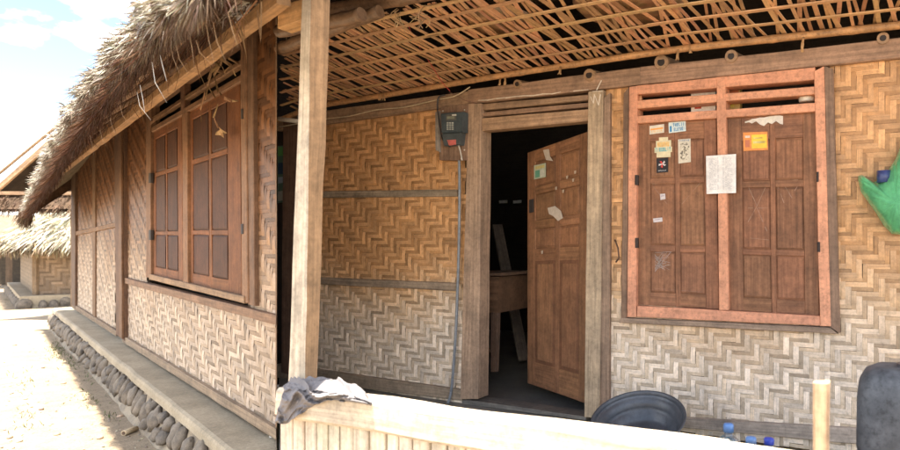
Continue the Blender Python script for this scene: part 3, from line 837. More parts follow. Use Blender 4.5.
tw_o = tag(obj('towel', tw, M_CLOTH, base=RP.px(300, 400, FD)), 'crumpled grey cloth draped over the left end of the low fence rail', 'cloth')
so = tw_o.modifiers.new('thick', 'SOLIDIFY'); so.thickness = .004
tw_o.modifiers.new('sub', 'SUBSURF').render_levels = 1

# ---- electric meter on its board
mt = thing('electricity_meter', 'dark electricity meter with keypad on a wooden board left of the doorway', 'meter', RP.px(452, 155, .06))
m = MB(); m.board(RP, [(439, 108), (468, 104), (467, 160), (439, 160)], .03, .068, (.24, .15, .10)); obj('backboard', m, M_WOOD, mt)
m = MB(); m.board(RP, [(435, 112), (440, 111), (440, 152), (435, 150)], .03, .075, (.28, .25, .22)); obj('side_plate', m, M_WOOD, mt)
m = MB(); m.board(RP, [(441, 113), (462.5, 111.5), (462, 132), (441.5, 133)], .068, .135, (.055, .075, .085), eps=.008, jit=0); obj('meter_body', m, M_PLAST, mt)
m = MB(); m.board(RP, [(442, 133), (461.5, 132), (460, 145), (444, 146)], .068, .118, (.07, .085, .09), eps=.008, jit=0); obj('terminal_cover', m, M_PLAST, mt)
m = MB(); m.board(RP, [(446, 114.5), (456, 114), (456, 120), (446, 120.5)], .13, .1375, (.10, .10, .09), eps=.001, jit=0)
m.board(RP, [(447, 116.5), (454.5, 116), (454.5, 118.5), (447, 119)], .13, .1385, (.20, .22, .17), eps=.001, jit=0); obj('display', m, M_PLAST, mt)
m = MB()
for r_ in range(4):
    for c_ in range(3):
        x = 446.6+c_*2.5; y = 122.2+r_*2.1; m.board(RP, [(x, y), (x+1.7, y), (x+1.7, y+1.4), (x, y+1.4)], .13, .1385, (.38, .40, .36), eps=.0008, jit=0)
obj('keypad', m, M_PLAST, mt)
m = MB(); m.board(RP, [(447, 140), (456, 139.5), (456, 144.5), (449, 145.5)], .11, .1195, (.55, .14, .12), eps=.001, jit=0); obj('meter_seal', m, M_PLAST, mt, label='red seal')
m = MB(); m.board(RP, [(452, 114.3), (456, 114.1), (456, 115.6), (452, 115.8)], .13, .1392, (.55, .55, .5), eps=.0005, jit=0); obj('name_plate', m, M_PAPER, mt)
m = MB()
for x, y in ((464.5, 110), (465, 124), (464.5, 150), (443, 111)): m.lathe([(.001, .004), (.006, .003), (.006, 0)], (.6, .58, .5), RP.px(x, y, .069), n=8, axis=(RP.ex, V(0, 0, 1), RP.n))
obj('screw', m, M_PLAST, mt)
def cable(name, pix, r, col, label, off=.08, n=6, mat=None):
    P = [RP.px(x, y, off if not isinstance(off, list) else off[i]) for i, (x, y) in enumerate(pix)]
    o = []
    for i in range(len(P)-1):
        a, b_, c, d = P[max(i-1, 0)], P[i], P[i+1], P[min(i+2, len(P)-1)]
        for k in range(6):
            t = k/6; o.append(.5*((2*b_)+(-a+c)*t+(2*a-5*b_+4*c-d)*t*t+(-a+3*b_-3*c+d)*t**3))
    o.append(P[-1]); m = MB(); m.tube(o, r, col, n=n)
    return tag(obj(name, m, mat or M_PLAST, base=P[-1]), label, 'cable' if name == 'cable' else name.replace('_', ' '))
cable('cable', [(279, 127), (326, 119), (350, 116), (376, 110), (405, 107), (436, 100), (455, 96), (470, 87)], .0042, (.62, .50, .33), 'cream cable sagging along the top plate to the meter')
cable('cable', [(409, 27), (416, 42), (430, 63), (442, 82), (450, 91)], .003, (.45, .06, .05), 'thin red wire hanging from the ceiling lattice to the meter', off=[.80, .62, .42, .22, .13])
cable('cable', [(396, 26), (372, 53), (346, 79), (326, 99)], .003, (.12, .07, .05), 'thin dark wire slanting across the ceiling lattice', off=[.85, .62, .38, .15])
cable('cable', [(449, 92), (458, 96), (464, 100), (476, 103)], .0025, (.16, .08, .06), 'dark red wire end running right above the meter')
cable('cable', [(445, 95), (439, 97), (437.5, 104), (438, 113), (440, 128), (443, 140), (450, 147)], .006, (.05, .045, .045), 'black supply cable looping into the left side of the meter', off=.10)
cable('cable', [(458, 144), (460, 150), (462, 160), (461, 158)], .005, (.55, .52, .45), 'short white cable tail under the meter', off=.10)
cable('conduit_pipe', [(459, 150), (459.5, 190), (459, 240), (457.5, 290), (455, 345), (451, 392), (446, 407)], .0105, (.20, .215, .23), 'thin grey conduit pipe running down the wall beside the door post', off=.055, n=10)

# ---- big black basin leaning against the wall
bc = RP.px(638, 419, .46); r_ = .275
tilt = math.radians(21)
azn = RP.n.copy()
axz = (azn*math.sin(tilt)+V(0, 0, 1)*math.cos(tilt)).normalized(); axx = RP.ex.copy(); axy = axz.cross(axx).normalized()
m = MB()
prof = [(.001, -.150), (.17, -.150), (.185, -.135), (.215, -.075), (.255, -.012), (.268, .0), (.272, .006), (.266, .010), (.258, .004), (.252, -.012), (.253, -.024), (.240, -.027), (.212, -.072), (.212, -.084), (.198, -.088), (.178, -.13), (.16, -.142), (.10, -.143), (.095, -.139), (.085, -.143), (.001, -.143)]
m.lathe([(r, z) for r, z in prof], (.075, .082, .095), bc, n=56, axis=(axx, axy, axz))
lowest = min(v[2] for v in m.v); m.v = [(v[0], v[1], v[2]-lowest+.002) for v in m.v]
print('basin z shift', lowest)
tag(obj('plastic_basin', m, M_PLAST, base=(bc.x, bc.y, 0)), 'large round black plastic basin tilted against the wall right of the doorway', 'basin')

# ---- bench with water bottles, drum
bn = thing('low_bench', 'low wooden bench behind the fence carrying water bottles', 'bench', RP.w(RP.lx(740, 1.62), 0, 1.62))
ba, bb = RP.lx(690, 1.6), RP.lx(835, 1.6)
def bpart(nm, L, o0, o1): 
    m = MB(); m.lboard(RP, L, o0, o1, vary((.3, .2, .12), .1)); obj(nm, m, M_WOOD, bn)
bpart('seat', [(ba, .30), (bb, .30), (bb, .27), (ba, .27)], 1.45, 1.86)
for x in (ba+.03, bb-.07):
    for o_ in (1.48, 1.79): bpart('leg', [(x, .268), (x+.04, .268), (x+.04, .0), (x, .0)], o_, o_+.04)
def bottle(x, ytop, D, lab, capc):
    p = RP.px(x, ytop, D); h = p.z-.302; base = V(p.x, p.y, .302)
    t = thing('water_bottle', lab, 'bottle', base, 'water bottles on the bench')
    s = h/.31; m = MB()
    m.lathe([(.001, .002), (.034, .0), (.040, .01), (.041, .09), (.038, .10), (.041, .11), (.041, .245*s), (.037, .255*s), (.018, .272*s), (.0125, .275*s), (.0125, .288*s), (.001, .289*s)], (.8, .85, .9), base, n=24)
    obj('body', m, M_CLEAR, t)
    m = MB(); m.lathe([(.001, .283*s), (.0165, .283*s), (.0165, .303*s), (.014, .308*s), (.001, .309*s)], capc, base, n=18); obj('cap', m, M_PLAST, t)
    m = MB(); m.lathe([(.0415, .15*s), (.0418, .151*s), (.0418, .238*s), (.0415, .239*s)], (.08, .35, .55), base, n=24, colf=lambda i, j: (.62, .66, .66) if j % 6 < 2 else (.05, .38, .55)); obj('paper_band', m, M_PAPER, t)
bottle(728.5, 423, 1.72, 'clear water bottle with pale blue cap, leftmost on the bench', (.10, .22, .48))
bottle(751, 436.5, 1.74, 'clear water bottle with blue cap between two others', (.12, .24, .50))
bottle(769, 437.5, 1.60, 'water bottle with dark royal blue cap, rightmost on the bench', (.03, .06, .42))
# drum
dp = RP.px(893, 366, 1.30); base = V(dp.x, dp.y, 0); H = dp.z
m = MB(); rings = []
for t, sc in ((0, .90), (.03, .98), (.25, 1.0), (.27, .97), (.29, 1.0), (.6, 1.0), (.62, .97), (.64, 1.0), (.86, .99), (.93, .95), (.975, .84), (1.0, .62), (1.002, .3)):
    ring = []
    for k in range(32):
        a = 2*math.pi*k/32; cx_, sx_ = math.cos(a), math.sin(a)
        rr = .165*sc/(abs(cx_)**4+abs(sx_)**4)**.25
        ring.append(base+RP.ex*(rr*cx_+.05)+RP.n*(rr*sx_*.8)+V(0, 0, t*H+R.uniform(-.001, .001)))
    rings.append(ring)
m.loft(rings, (.085, .09, .10), smooth=True)
dr = thing('plastic_drum', 'dark grey plastic drum standing at the right end of the veranda', 'drum', base)
obj('body', m, M_DUSTY, dr)
m = MB(); hb = base+RP.n*.135+RP.ex*-.06
m.tube([hb+V(0, 0, H*.62), hb+RP.n*.035+V(0, 0, H*.60), hb+RP.n*.04+V(0, 0, H*.42), hb+V(0, 0, H*.38)], .012, (.06, .065, .075), n=8); obj('handle', m, M_DUSTY, dr)
m = MB(); m.tube([base+RP.ex*.05+V(0, 0, H-.01), base+RP.ex*.05+V(0, 0, H+.012)], .04, (.06, .06, .07), n=18); obj('cap', m, M_PLAST, dr)

# ---- green plastic bag on the wall
bg = thing('plastic_bag', 'bulging green plastic bag hung against the woven wall at the right', 'bag', RP.px(893, 235, .05))
m = MB()
out0 = [(858, 180), (858.5, 176), (862, 175), (867, 178), (873, 182.5), (880, 180), (888, 171), (895, 160), (900, 148), (908, 138), (920, 150), (926, 180), (925, 210), (915, 229), (902, 235), (892, 234), (884, 226), (876, 213), (868, 202), (861, 192)]
out = []
for k in range(len(out0)):
    (xa, ya), (xb, yb) = out0[k], out0[(k+1) % len(out0)]
    out += [(xa+(xb-xa)*t/4, ya+(yb-ya)*t/4) for t in range(4)]
cenb = (896, 203)
rings = []
for s_, d_ in ((1.0, .02), (1.0, .05), (.96, .08), (.90, .105), (.80, .13), (.68, .15), (.52, .165), (.36, .175), (.2, .18), (.05, .18)):
    row = []
    for x, y in out:
        ang = math.atan2(y-cenb[1], x-cenb[0])
        px_, py_ = cenb[0]+(x-cenb[0])*s_, cenb[1]+(y-cenb[1])*s_
        fo = noise.noise((px_*.06+py_*.03, py_*.035, 3.3))*.05+noise.noise((px_*.22+py_*.14, py_*.07, 1.3))*.022+noise.noise((px_*.5-py_*.25, py_*.2, 9))*.008
        row.append(RP.px(cenb[0]+(x-cenb[0])*s_, cenb[1]+(y-cenb[1])*s_, d_+fo*(1-.5*(1-s_))*(1 if d_ > .03 else 0)))
    rings.append(row)
m.loft(rings, (.17, .55, .27), smooth=True)
b_ = obj('bag_skin', m, M_BAG, bg)
m = MB(); m.tube([RP.px(907, 141, .07), RP.px(908, 128, .05), RP.px(911, 118, .035), RP.px(914, 128, .05), RP.px(912, 143, .07)], .008, (.17, .55, .27), n=8); obj('handle', m, M_BAG, bg)
m = MB(); m.tube([RP.px(911, 118, .0), RP.px(911, 117.5, .05)], .004, (.1, .08, .07), n=6); tag(obj('iron_nail', m, M_WOOD, base=RP.px(911, 118, 0)), 'iron nail in the woven wall that holds the green bag', 'nail')
m = MB(); p = RP.px(884, 173, .10); m.tube([p+V(0, 0, -.05), p+V(.0, 0, .012)], .035, (.05, .07, .20), n=14); obj('jar_lid', m, M_PLAST, bg, label='dark blue jar lid showing above the bag')
# iron hook hanging at pillar beside the window
m = MB(); m.tube([RP.px(615, 240, .06), RP.px(618, 248, .09), RP.px(619, 258, .09), RP.px(616, 262, .07)], .006, (.13, .07, .045), n=6)
tag(obj('iron_hook', m, M_WOOD, base=RP.px(616, 262, .06)), 'rusty bent iron hook on the board between door and window', 'hook')
# small poster in the far left gap
ps = MB(); q = [(277.5, 146), (283.5, 145.5), (283.5, 202), (277.5, 203)]
ps.board(RP, q, .004, .012, (.10, .16, .12), eps=.0005, jit=0, nseg=1)
for (v0, v1, c) in ((.02, .18, (.12, .3, .1)), (.3, .5, (.04, .07, .12)), (.55, .66, (.3, .34, .4)), (.8, .97, (.35, .33, .28))):
    ps.quad([RP.px(*X(q, a, b), .0128) for a, b in ((.1, v0), (.9, v0), (.9, v1), (.1, v1))], c)
tag(obj('narrow_poster', ps, M_PAPER, base=RP.px(280, 203, .01)), 'narrow green and blue poster beside the dark corner post behind the veranda post', 'poster')

# ================================================================== LONG THATCHED HOUSE (left)
B0 = LP.w(LP.lx(276), 0, 0); B0.z = zg(B0.x, B0.y)
lh = thing('thatched_house', 'long side of a thatched house with woven bamboo wall, closed brown shutters and stone plinth', 'house', B0)
ww = .028
W1 = MB(); O_ = .012
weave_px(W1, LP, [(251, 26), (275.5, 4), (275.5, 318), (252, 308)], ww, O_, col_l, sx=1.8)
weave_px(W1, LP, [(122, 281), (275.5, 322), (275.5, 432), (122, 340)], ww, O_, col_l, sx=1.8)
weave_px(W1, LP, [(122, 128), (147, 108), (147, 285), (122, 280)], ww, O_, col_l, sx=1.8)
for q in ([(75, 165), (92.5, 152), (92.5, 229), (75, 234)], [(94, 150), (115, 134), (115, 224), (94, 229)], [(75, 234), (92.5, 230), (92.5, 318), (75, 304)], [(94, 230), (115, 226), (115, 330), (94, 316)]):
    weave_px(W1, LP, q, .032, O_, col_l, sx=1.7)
obj('woven_panel', W1, M_STRIP, lh)
W2 = MB()
for q in ([(248, 10), (276, -15), (276, 436), (248, 430)], [(122, 280), (252, 308), (252, 425), (122, 340)], [(119, 125), (148, 105), (148, 288), (119, 280)], [(72, 165), (120, 128), (120, 338), (72, 306)]):
    L = [LP.loc(x, y, 0) for x, y in q]; W2.lboard(LP, L, -.025, .0, (.12, .075, .04), jit=0, nseg=1)
obj('wall_core', W2, M_WOOD, lh)
def lb(name, quad, o0, o1, col=(.24, .14, .08), **k):
    col = (col[0]*.85, col[1]*.76, col[2]*.68)
    return part_board(name, quad, o0, o1, col, parent=lh, P=LP, **k)
lb('corner_post', [(71, 160), (75, 158), (75, 308), (71.5, 304)], -.05, .05, (.16, .10, .065))
lb('wall_post', [(114, 122), (123.5, 115), (124.5, 341), (116, 334)], -.04, .05, (.17, .10, .065))
lb('wall_post', [(118.2, 122), (120.8, 120), (121.8, 339), (119.2, 336)], .05, .075, (.2, .12, .07))
lb('rail', [(75, 231.5), (115, 222.5), (115, 227), (75, 235.5)], 0, .04, (.27, .17, .10))
lb('batten', [(92.3, 140), (95, 138), (95, 321), (92.3, 319)], 0, .032, (.24, .15, .09))
lb('foot_rail', [(72, 303.5), (116, 331), (116, 336.5), (72, 308)], -.03, .045, (.30, .23, .165))
lb('foot_rail', [(122, 335.5), (276, 429.5), (276, 440), (122, 342)], -.03, .045, (.33, .27, .20))
lb('rail', [(123, 277.5), (276, 315.5), (276, 325), (123, 283)], -.01, .046, (.30, .19, .125))
# near corner trim
lb('corner_trim', [(275.4, -15), (276.8, -16), (276.8, 438), (275.4, 437)], -.06, .03, (.25, .16, .10))
# window
lb('window_jamb', [(146, 108), (150.5, 104), (150.5, 278), (146, 277)], -.03, .052, (.26, .15, .09))
lb('window_jamb', [(240, 28), (245, 24), (247.5, 303), (242, 302)], -.03, .052, (.28, .165, .10))
lb('window_surround', [(245.5, 24), (252, 18), (254.5, 306), (248, 304)], -.02, .042, (.22, .135, .085))
lb('window_sill', [(149, 274), (244, 296.5), (244, 303.5), (149, 279.5)], -.03, .058, (.36, .24, .155))
lb('window_head', [(150, 128), (241, 74.5), (241, 81), (150, 133)], -.02, .045, (.27, .16, .09))
lb('vent_slat', [(150, 118.5), (241, 59), (241, 64.5), (150, 122)], -.01, .035, (.30, .18, .10))
lb('vent_slat', [(150, 104), (241, 38), (241, 43), (150, 109)], -.01, .035, (.24, .14, .08))
lb('vent_mullion', [(180.5, 86), (184, 83), (184, 110), (180.5, 112)], -.01, .04, (.26, .15, .09))
SB = (.215, .08, .028)
def lshut(q, label, hx, hy, cu):
    s = shutter('shutter', q, LP, .012, cu, [(.06, .29), (.315, .69), (.715, .935)], SB, lh, label, raise_=.014, pcol=(.09, .034, .015))
    for x, y in zip(hx, hy):
        h = MB(); h.board(LP, [(x-1, y-5), (x+1, y-5), (x+1, y+5), (x-1, y+5)], .03, .058, (.05, .04, .035)); obj('hinge', h, M_WOOD, s)
lshut([(151, 133), (181.5, 115.5), (183, 283), (151, 275.5)], 'narrow-looking far brown shutter', (149.5, 149.5), (178, 235), [(.14, .47), (.51, .86)])
lshut([(187, 112), (239.5, 81.5), (241.5, 296.5), (187.5, 283.5)], 'near brown shutter', (241.5, 241.5), (114, 229), [(.10, .41), (.45, .76)])
lb('window_mullion', [(182, 115), (187, 112), (187.5, 284), (183, 283)], -.01, .05, (.30, .17, .095))
bx = MB()  # dark sheet added behind the vents, unlit room painted in
L = [LP.loc(x, y, -.3) for x, y in [(140, 90), (250, 10), (250, 310), (140, 290)]]; bx.lboard(LP, L, -.32, -.3, (.04, .03, .02), nseg=1, jit=0)
obj('vent_shade_sheet', bx, M_WOOD, lh)
# added wall to the veranda front, made pale to bounce light inside
r0 = LP.px(276.6, 240, -.03); r1 = RP.px(276.9, 240, -.02)
rw = MB(); wallq(zz(r0), zz(r1), -.3, 3.3, (.80, .76, .68), rw, th=.04)
obj('added_end_wall', rw, M_WOOD, lh)
# ---- eaves beam + purlin
beam = MB(); BQ = [(276.3, 1.5), (276.3, 12.5)]
def Lq(x, y, off): return LP.px(x, y, off)
OB = .44*K
A = [Lq(276.3, -11, OB), Lq(276.3, 3, OB)]; Bq = [Lq(40, 184.5, OB), Lq(40, 188.5, OB)]
bk_ = LP.n*-.05
beam.beam((A[1], A[0], A[0]+bk_, A[1]+bk_), (Bq[1], Bq[0], Bq[0]+bk_, Bq[1]+bk_), (.42, .245, .12), eps=.004, jit=.003)
obj('eaves_beam', beam, M_WOOD, lh)
pb = MB(); A = Lq(240, -18, .66); B_ = Lq(60, 152, .66)
pb.tube([A+(B_-A)*i/10 for i in range(11)], .022, (.38, .23, .12), n=8, node=.5); obj('purlin', pb, M_BAMBOO, lh)
# rafters under thatch
for s in [i*.75 for i in range(2, 17)]:
    a = -s
    if s < 3.02*QW+.05: continue
    m = MB(); m.tube([LP.w(a, CAMZ+.70*K, QW-.52*K), LP.w(a, CAMZ+1.35*K, QW-1.3*K)], .02, (.25, .15, .09), n=7); obj('rafter', m, M_BAMBOO, lh)
# ---- thatch
UP = [(200, -8), (190, -3), (180, 3), (172, 6), (160, 12), (128, 42), (95, 78), (75, 108), (60, 135), (45, 165), (33, 190), (24, 212)]
LO = [(203, -6), (196, 2), (188, 12), (176, 26), (162, 42), (128, 76), (95, 113), (75, 140), (60, 161), (45, 186), (35, 202), (26, 218)]
QU = [K*v for v in (.40, .40, .40, .40, .40, .41, .43, .45, .48, .51, .54, .57)]
QL = [K*v for v in (.46, .46, .46, .46, .46, .47, .49, .51, .54, .58, .61, .62)]
th = MB(); rings = []; Ts = []
for (ux, uy), (lx_, ly), qu, ql in zip(UP, LO, QU, QL):
    u = Lq(ux, uy, QW-qu); l = Lq(lx_, ly, QW-ql)
    a = u.dot(LP.ex)
    l = LP.w(a, 0, QW-ql)+V(0, 0, l.z)
    # underside point behind beam, roof top going up to ridge
    az = -1
    qb = .80*K; zb = CAMZ+.95*K
    A_ = lambda q, z: LP.w(min(a, -3.04*q if q < QW else -3.04*QW), z, QW-q)
    if len(rings) < 1: A_ = lambda q, z: LP.w(-3.04*min(q, QW), z, QW-q)
    inner = A_(qb, max(l.z+.08, zb)); in2 = A_(1.25*K, CAMZ+1.30*K); top2 = A_(1.2*K, u.z+.62*K); ridge = A_(3.4*K, u.z+2.6*K); rid2 = A_(3.4*K, u.z+2.45*K)
    rings.append([l, u, top2, ridge, rid2, in2, inner]); Ts.append((a, l, u, inner, top2))
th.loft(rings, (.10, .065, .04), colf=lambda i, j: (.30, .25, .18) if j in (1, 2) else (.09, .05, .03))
def tsamp():
    # uniform in distance along a, more where near
    i = R.choices(range(len(Ts)-1), weights=[abs(Ts[k][0]-Ts[k+1][0])**.7 for k in range(len(Ts)-1)])[0]
    t = R.random(); f = lambda k: Ts[i][k].lerp(Ts[i+1][k], t); return f(1), f(2), f(3), f(4)
OUT = LP.n
def g3(s): return V(R.gauss(0, s), R.gauss(0, s), R.gauss(0, s))
def clump(p): return .05*noise.noise(p*5)+.035*noise.noise(p*13)
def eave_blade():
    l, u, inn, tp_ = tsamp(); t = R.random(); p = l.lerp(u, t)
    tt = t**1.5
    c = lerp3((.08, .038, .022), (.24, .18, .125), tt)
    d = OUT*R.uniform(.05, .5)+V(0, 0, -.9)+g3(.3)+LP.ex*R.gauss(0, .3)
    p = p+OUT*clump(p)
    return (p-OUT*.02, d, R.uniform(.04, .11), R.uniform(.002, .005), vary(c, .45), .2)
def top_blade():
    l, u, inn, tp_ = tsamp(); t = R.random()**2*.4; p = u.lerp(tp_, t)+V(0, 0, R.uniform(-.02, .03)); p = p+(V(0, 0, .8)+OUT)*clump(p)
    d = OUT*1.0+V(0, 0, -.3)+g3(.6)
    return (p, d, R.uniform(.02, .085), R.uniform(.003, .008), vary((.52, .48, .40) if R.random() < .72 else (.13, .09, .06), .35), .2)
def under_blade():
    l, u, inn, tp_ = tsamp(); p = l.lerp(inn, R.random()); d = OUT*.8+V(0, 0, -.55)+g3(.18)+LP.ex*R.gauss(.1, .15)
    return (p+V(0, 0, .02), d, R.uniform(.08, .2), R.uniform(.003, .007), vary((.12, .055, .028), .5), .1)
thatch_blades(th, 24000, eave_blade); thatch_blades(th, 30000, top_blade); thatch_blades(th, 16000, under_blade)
# far hanging tip
def tipb():
    p = Ts[-1][1].lerp(Ts[-1][2], R.random())+g3(.03); return (p, V(0, 0, -1)+g3(.25)+OUT*.2, R.uniform(.08, .25), .008, vary((.15, .10, .06), .4), .1)
thatch_blades(th, 700, tipb)
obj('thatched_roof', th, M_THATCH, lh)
# long stray leaves hanging below the beam
sl = MB()
for x, y, l, c in ((152, 62, .16, 0), (140, 85, .12, 0), (137, 92, .12, 0), (160, 55, .1, 0), (205, 18, .14, 1), (213, 22, .12, 1), (188, 25, .14, 1), (228, 12, .1, 1), (176, 45, .1, 1), (120, 105, .1, 1), (170, 42, .12, 1), (196, 40, .08, 1), (110, 118, .1, 1), (90, 135, .12, 1), (100, 130, .1, 1)):
    p = Lq(x, y, .70*K); pts = [p, p+V(.012, 0, -l*.5), p+V(R.uniform(.02, .06), 0, -l)]
    w_ = [.003, .006, .001] if c == 0 else [.002, .003, .0008]
    cc = (.5, .48, .45) if c == 0 else (.30, .19, .1)
    for k in range(2):
        x_ = LP.ex
        sl.quad([pts[k]-x_*w_[k], pts[k]+x_*w_[k], pts[k+1]+x_*w_[k+1], pts[k+1]-x_*w_[k+1]], cc)
for _ in range(90):
    x = R.uniform(85, 265); y = 5+(275-x)*.78+R.uniform(-26, -6); p = Lq(x, y, .55)
    sl.blade(p, V(R.gauss(0, .35), R.gauss(0, .2), -1), R.uniform(.06, .16), .006, vary((.26, .15, .08), .4), .05)
obj('stray_straw', sl, M_THATCH, lh)['kind'] = 'stuff'
# dry palm leaf hanging at window top
dl = MB()
for pts in ([(222, 62), (212, 72), (208, 86), (216, 98)], [(222, 62), (214, 76), (219, 92), (222, 95)], [(212, 66), (209, 80), (206, 100)], [(205, 92), (201, 110), (202, 122)], [(224, 98), (232, 101), (239, 101)], [(217, 60), (228, 58), (240, 64)], [(220, 58), (232, 66), (236, 76)],
            [(212, 70), (224, 72), (234, 63)], [(210, 60), (222, 66), (226, 74)], [(218, 104), (214, 118), (219, 128)], [(150, 124), (185, 98), (210, 80)]):
    P3 = [Lq(x, y, .11+R.uniform(-.02, .03)) for x, y in pts]
    for k in range(len(P3)-1):
        wa = .013*(1-k/len(P3)); wb = .013*(1-(k+1)/len(P3))
        d = (P3[k+1]-P3[k]).normalized(); s_ = d.cross(LP.n).normalized()
        dl.quad([P3[k]-s_*wa, P3[k]+s_*wa, P3[k+1]+s_*wb+OUT*.008, P3[k+1]-s_*wb], vary((.34, .21, .11), .3))
dl.quad([Lq(216, 132, .1), Lq(221, 129, .12), Lq(227, 133, .1), Lq(222, 135.5, .09), Lq(215, 135, .1)], (.40, .26, .13))
dl.quad([Lq(219, 127, .12), Lq(223, 131, .1), Lq(224, 138, .12), Lq(221, 136, .1)], (.36, .22, .11))
tag(obj('dry_leaf', dl, M_THATCH, base=Lq(220, 130, .1)), 'torn dry palm leaf dangling from the vent above the closed brown shutters', 'dry leaf')

# ---- plinth: cement ledge over mortar with round stones
s0, s1 = LP.lx(277) + 1.3, LP.lx(71.5)-.35
zb = CAMZ+LP.loc(122, 341, 0)[1]-CAMZ
zb = LP.loc(200, 391.5, 0)[1]
print('left wall foot z', zb)
led = MB(); rings = []
n = 90; aN = LP.lx(277)+.9; aF = LP.lx(71.5)-.2
QO = .255
def slab(al, o0, o1, z0, z1, rnd=.03):
    jz = noise.noise((al*1.3, 0, 2))*.012; jo = noise.noise((al*1.7, 5, 2))*.012
    return [LP.w(al, z1+jz, o0), LP.w(al, z1+jz, o1-rnd+jo), LP.w(al, z1-rnd*.35+jz, o1-rnd*.3+jo), LP.w(al, z1-rnd+jz, o1+jo), LP.w(al, z0+jz*.5, o1+.004+jo), LP.w(al, z0, o0)]
# stop the ledge where it would pass in front of the veranda (line of the house end)
def near_lim(q): return -3.02*q
rings = []
for i in range(n+1):
    al = aN+(aF-aN)*i/n
    r = slab(al, -.05, QO, zb-.075, zb)
    out_ = []
    for p in r:
        q = -(p.x*LP.n.x+p.y*LP.n.y); a_ = p.dot(LP.ex); lim = -3.02*q-.01
        if a_ > lim: p = p+LP.ex*(lim-a_)
        out_.append(p)
    rings.append(out_)
led.loft(rings, (.5, .5, .5), smooth=False)
obj('plinth_ledge', led, M_CEM, lh)
mo = MB(); rings = []
zgL = -1.33*K+CAMZ-.1
for i in range(n+1):
    al = aN+(aF-aN)*i/n; r = []
    for o_, z_ in ((-.04, zb-.06), (QO-.025, zb-.06), (QO+.02, (zb+zgL)/2), (QO+.10, zgL+.06), (QO+.14, zgL), (-.04, zgL)):
        p = LP.w(al, z_, o_+noise.noise((al*4, z_*9, 1))*.015); q = -(p.x*LP.n.x+p.y*LP.n.y); a_ = p.dot(LP.ex); lim = -3.02*q-.01
        if a_ > lim: p = p+LP.ex*(lim-a_)
        r.append(p)
    rings.append(r)
mo.loft(rings, (.5, .5, .5)); obj('plinth_mortar', mo, M_MORTAR, lh)
stn = MB(); al = -2.6
while al > aF+.1:
    w_ = R.uniform(.15, .26)
    rows = [(.175, .095)] if R.random() < .62 else [(.125, .055), (.245, .05)]
    for dz_, hh in rows:
        hh *= R.uniform(.8, 1.12); zc = zb-dz_+R.uniform(-.02, .02)
        c = LP.w(al+R.uniform(-.03, .03), zc, QO-.030+dz_*.34); rings = []; q = QW-QO
        if al > -3.04*q-.1: continue
        ww_ = w_*(R.uniform(.32, .48)); tl = R.uniform(-.5, .5)
        for i in range(9):
            ph = math.pi*i/8; r = []
            for k in range(16):
                t = 2*math.pi*k/16; d = V(math.sin(ph)*math.cos(t), math.sin(ph)*math.sin(t), math.cos(ph))
                nn = 1+.34*noise.noise((d.x*1.6+al*5, d.y*1.6+dz_*9, d.z*1.6))
                dx, dy = d.x*ww_*nn, d.y*hh*nn
                r.append(c+LP.ex*(dx+tl*dy*.5)+V(0, 0, 1)*(dy-.2*tl*dx)+LP.n*(d.z*.042*nn-dy*.30))
            rings.append(r)
        stn.loft(rings, (.2, .2, .2), smooth=True, caps=False)
    al -= w_*R.uniform(.86, 1.15)
obj('plinth_stone', stn, M_ROCK, lh)['kind'] = 'stuff'

# bamboo offcut on the ground
def gpt(x, y, dz=0):
    t = 1.0
    for _ in range(12):
        u = (x-CX)/F; v = (HY-y)/F
        z = zg(u*t, t); t = (z-CAMZ)/v
    return V(u*t, t, zg(u*t, t)+dz)
a_, b_ = gpt(124, 436, .03), gpt(136, 430, .03)
a_ = gpt(123.5, 436, .022); b_ = gpt(136.5, 431, .022)
m = MB(); m.tube([a_, a_.lerp(b_, .5), b_], .021, (.55, .42, .26), n=12); m.tube([a_-(b_-a_)*.01, a_+(b_-a_)*.004], .015, (.12, .07, .04), n=10)
tag(obj('bamboo_offcut', m, M_BAMBOO, base=a_), 'short cut piece of bamboo lying on the ground by the stone plinth', 'bamboo piece')
# pebbles and grass tufts by the plinth
pb_ = MB()
for _ in range(420):
    y = R.uniform(318, 470); x = R.uniform(0, 190)
    p = gpt(x, y)
    if (p.x+p.y)*.7071 > .98: continue
    r0_ = R.uniform(.004, .013) if R.random() < .93 else R.uniform(.018, .03); rings = []
    for i in range(4):
        ph = .15+math.pi*.8*i/3; rings.append([p+V(math.sin(ph)*math.cos(t)*r0_*R.uniform(.7, 1.3), math.sin(ph)*math.sin(t)*r0_*R.uniform(.7, 1.3), math.cos(ph)*r0_*.6+r0_*.2) for t in [k*math.pi/3 for k in range(6)]])
    pb_.loft(rings, vary((.30, .24, .17), .35), smooth=True)
o = obj('loose_pebbles', pb_, M_PAPER); o['kind'] = 'stuff'; tag(o, 'small loose pebbles and soil crumbs strewn over the lane', 'pebbles')
gr = MB()
for cx_, cy_, n_, sp in ((62, 345, 160, 14), (57, 352, 150, 10), (72, 362, 120, 12), (92, 378, 60, 12), (30, 420, 40, 20), (20, 380, 40, 18), (86, 400, 40, 16), (10, 300, 90, 8), (110, 418, 30, 8)):
    for _ in range(n_):
        p = gpt(cx_+R.gauss(0, sp*.5), max(300, cy_+R.gauss(0, sp*.35)))
        if (p.x+p.y)*.7071 > .96: continue
        gr.blade(p, V(R.gauss(0, .5), R.gauss(0, .5), 1), R.uniform(.02, .06), .006, vary((.09, .11, .035), .4), .2)
o = obj('grass_tufts', gr, M_LEAF); o['kind'] = 'stuff'; tag(o, 'thin green grass tufts along the foot of the stone plinth', 'grass')

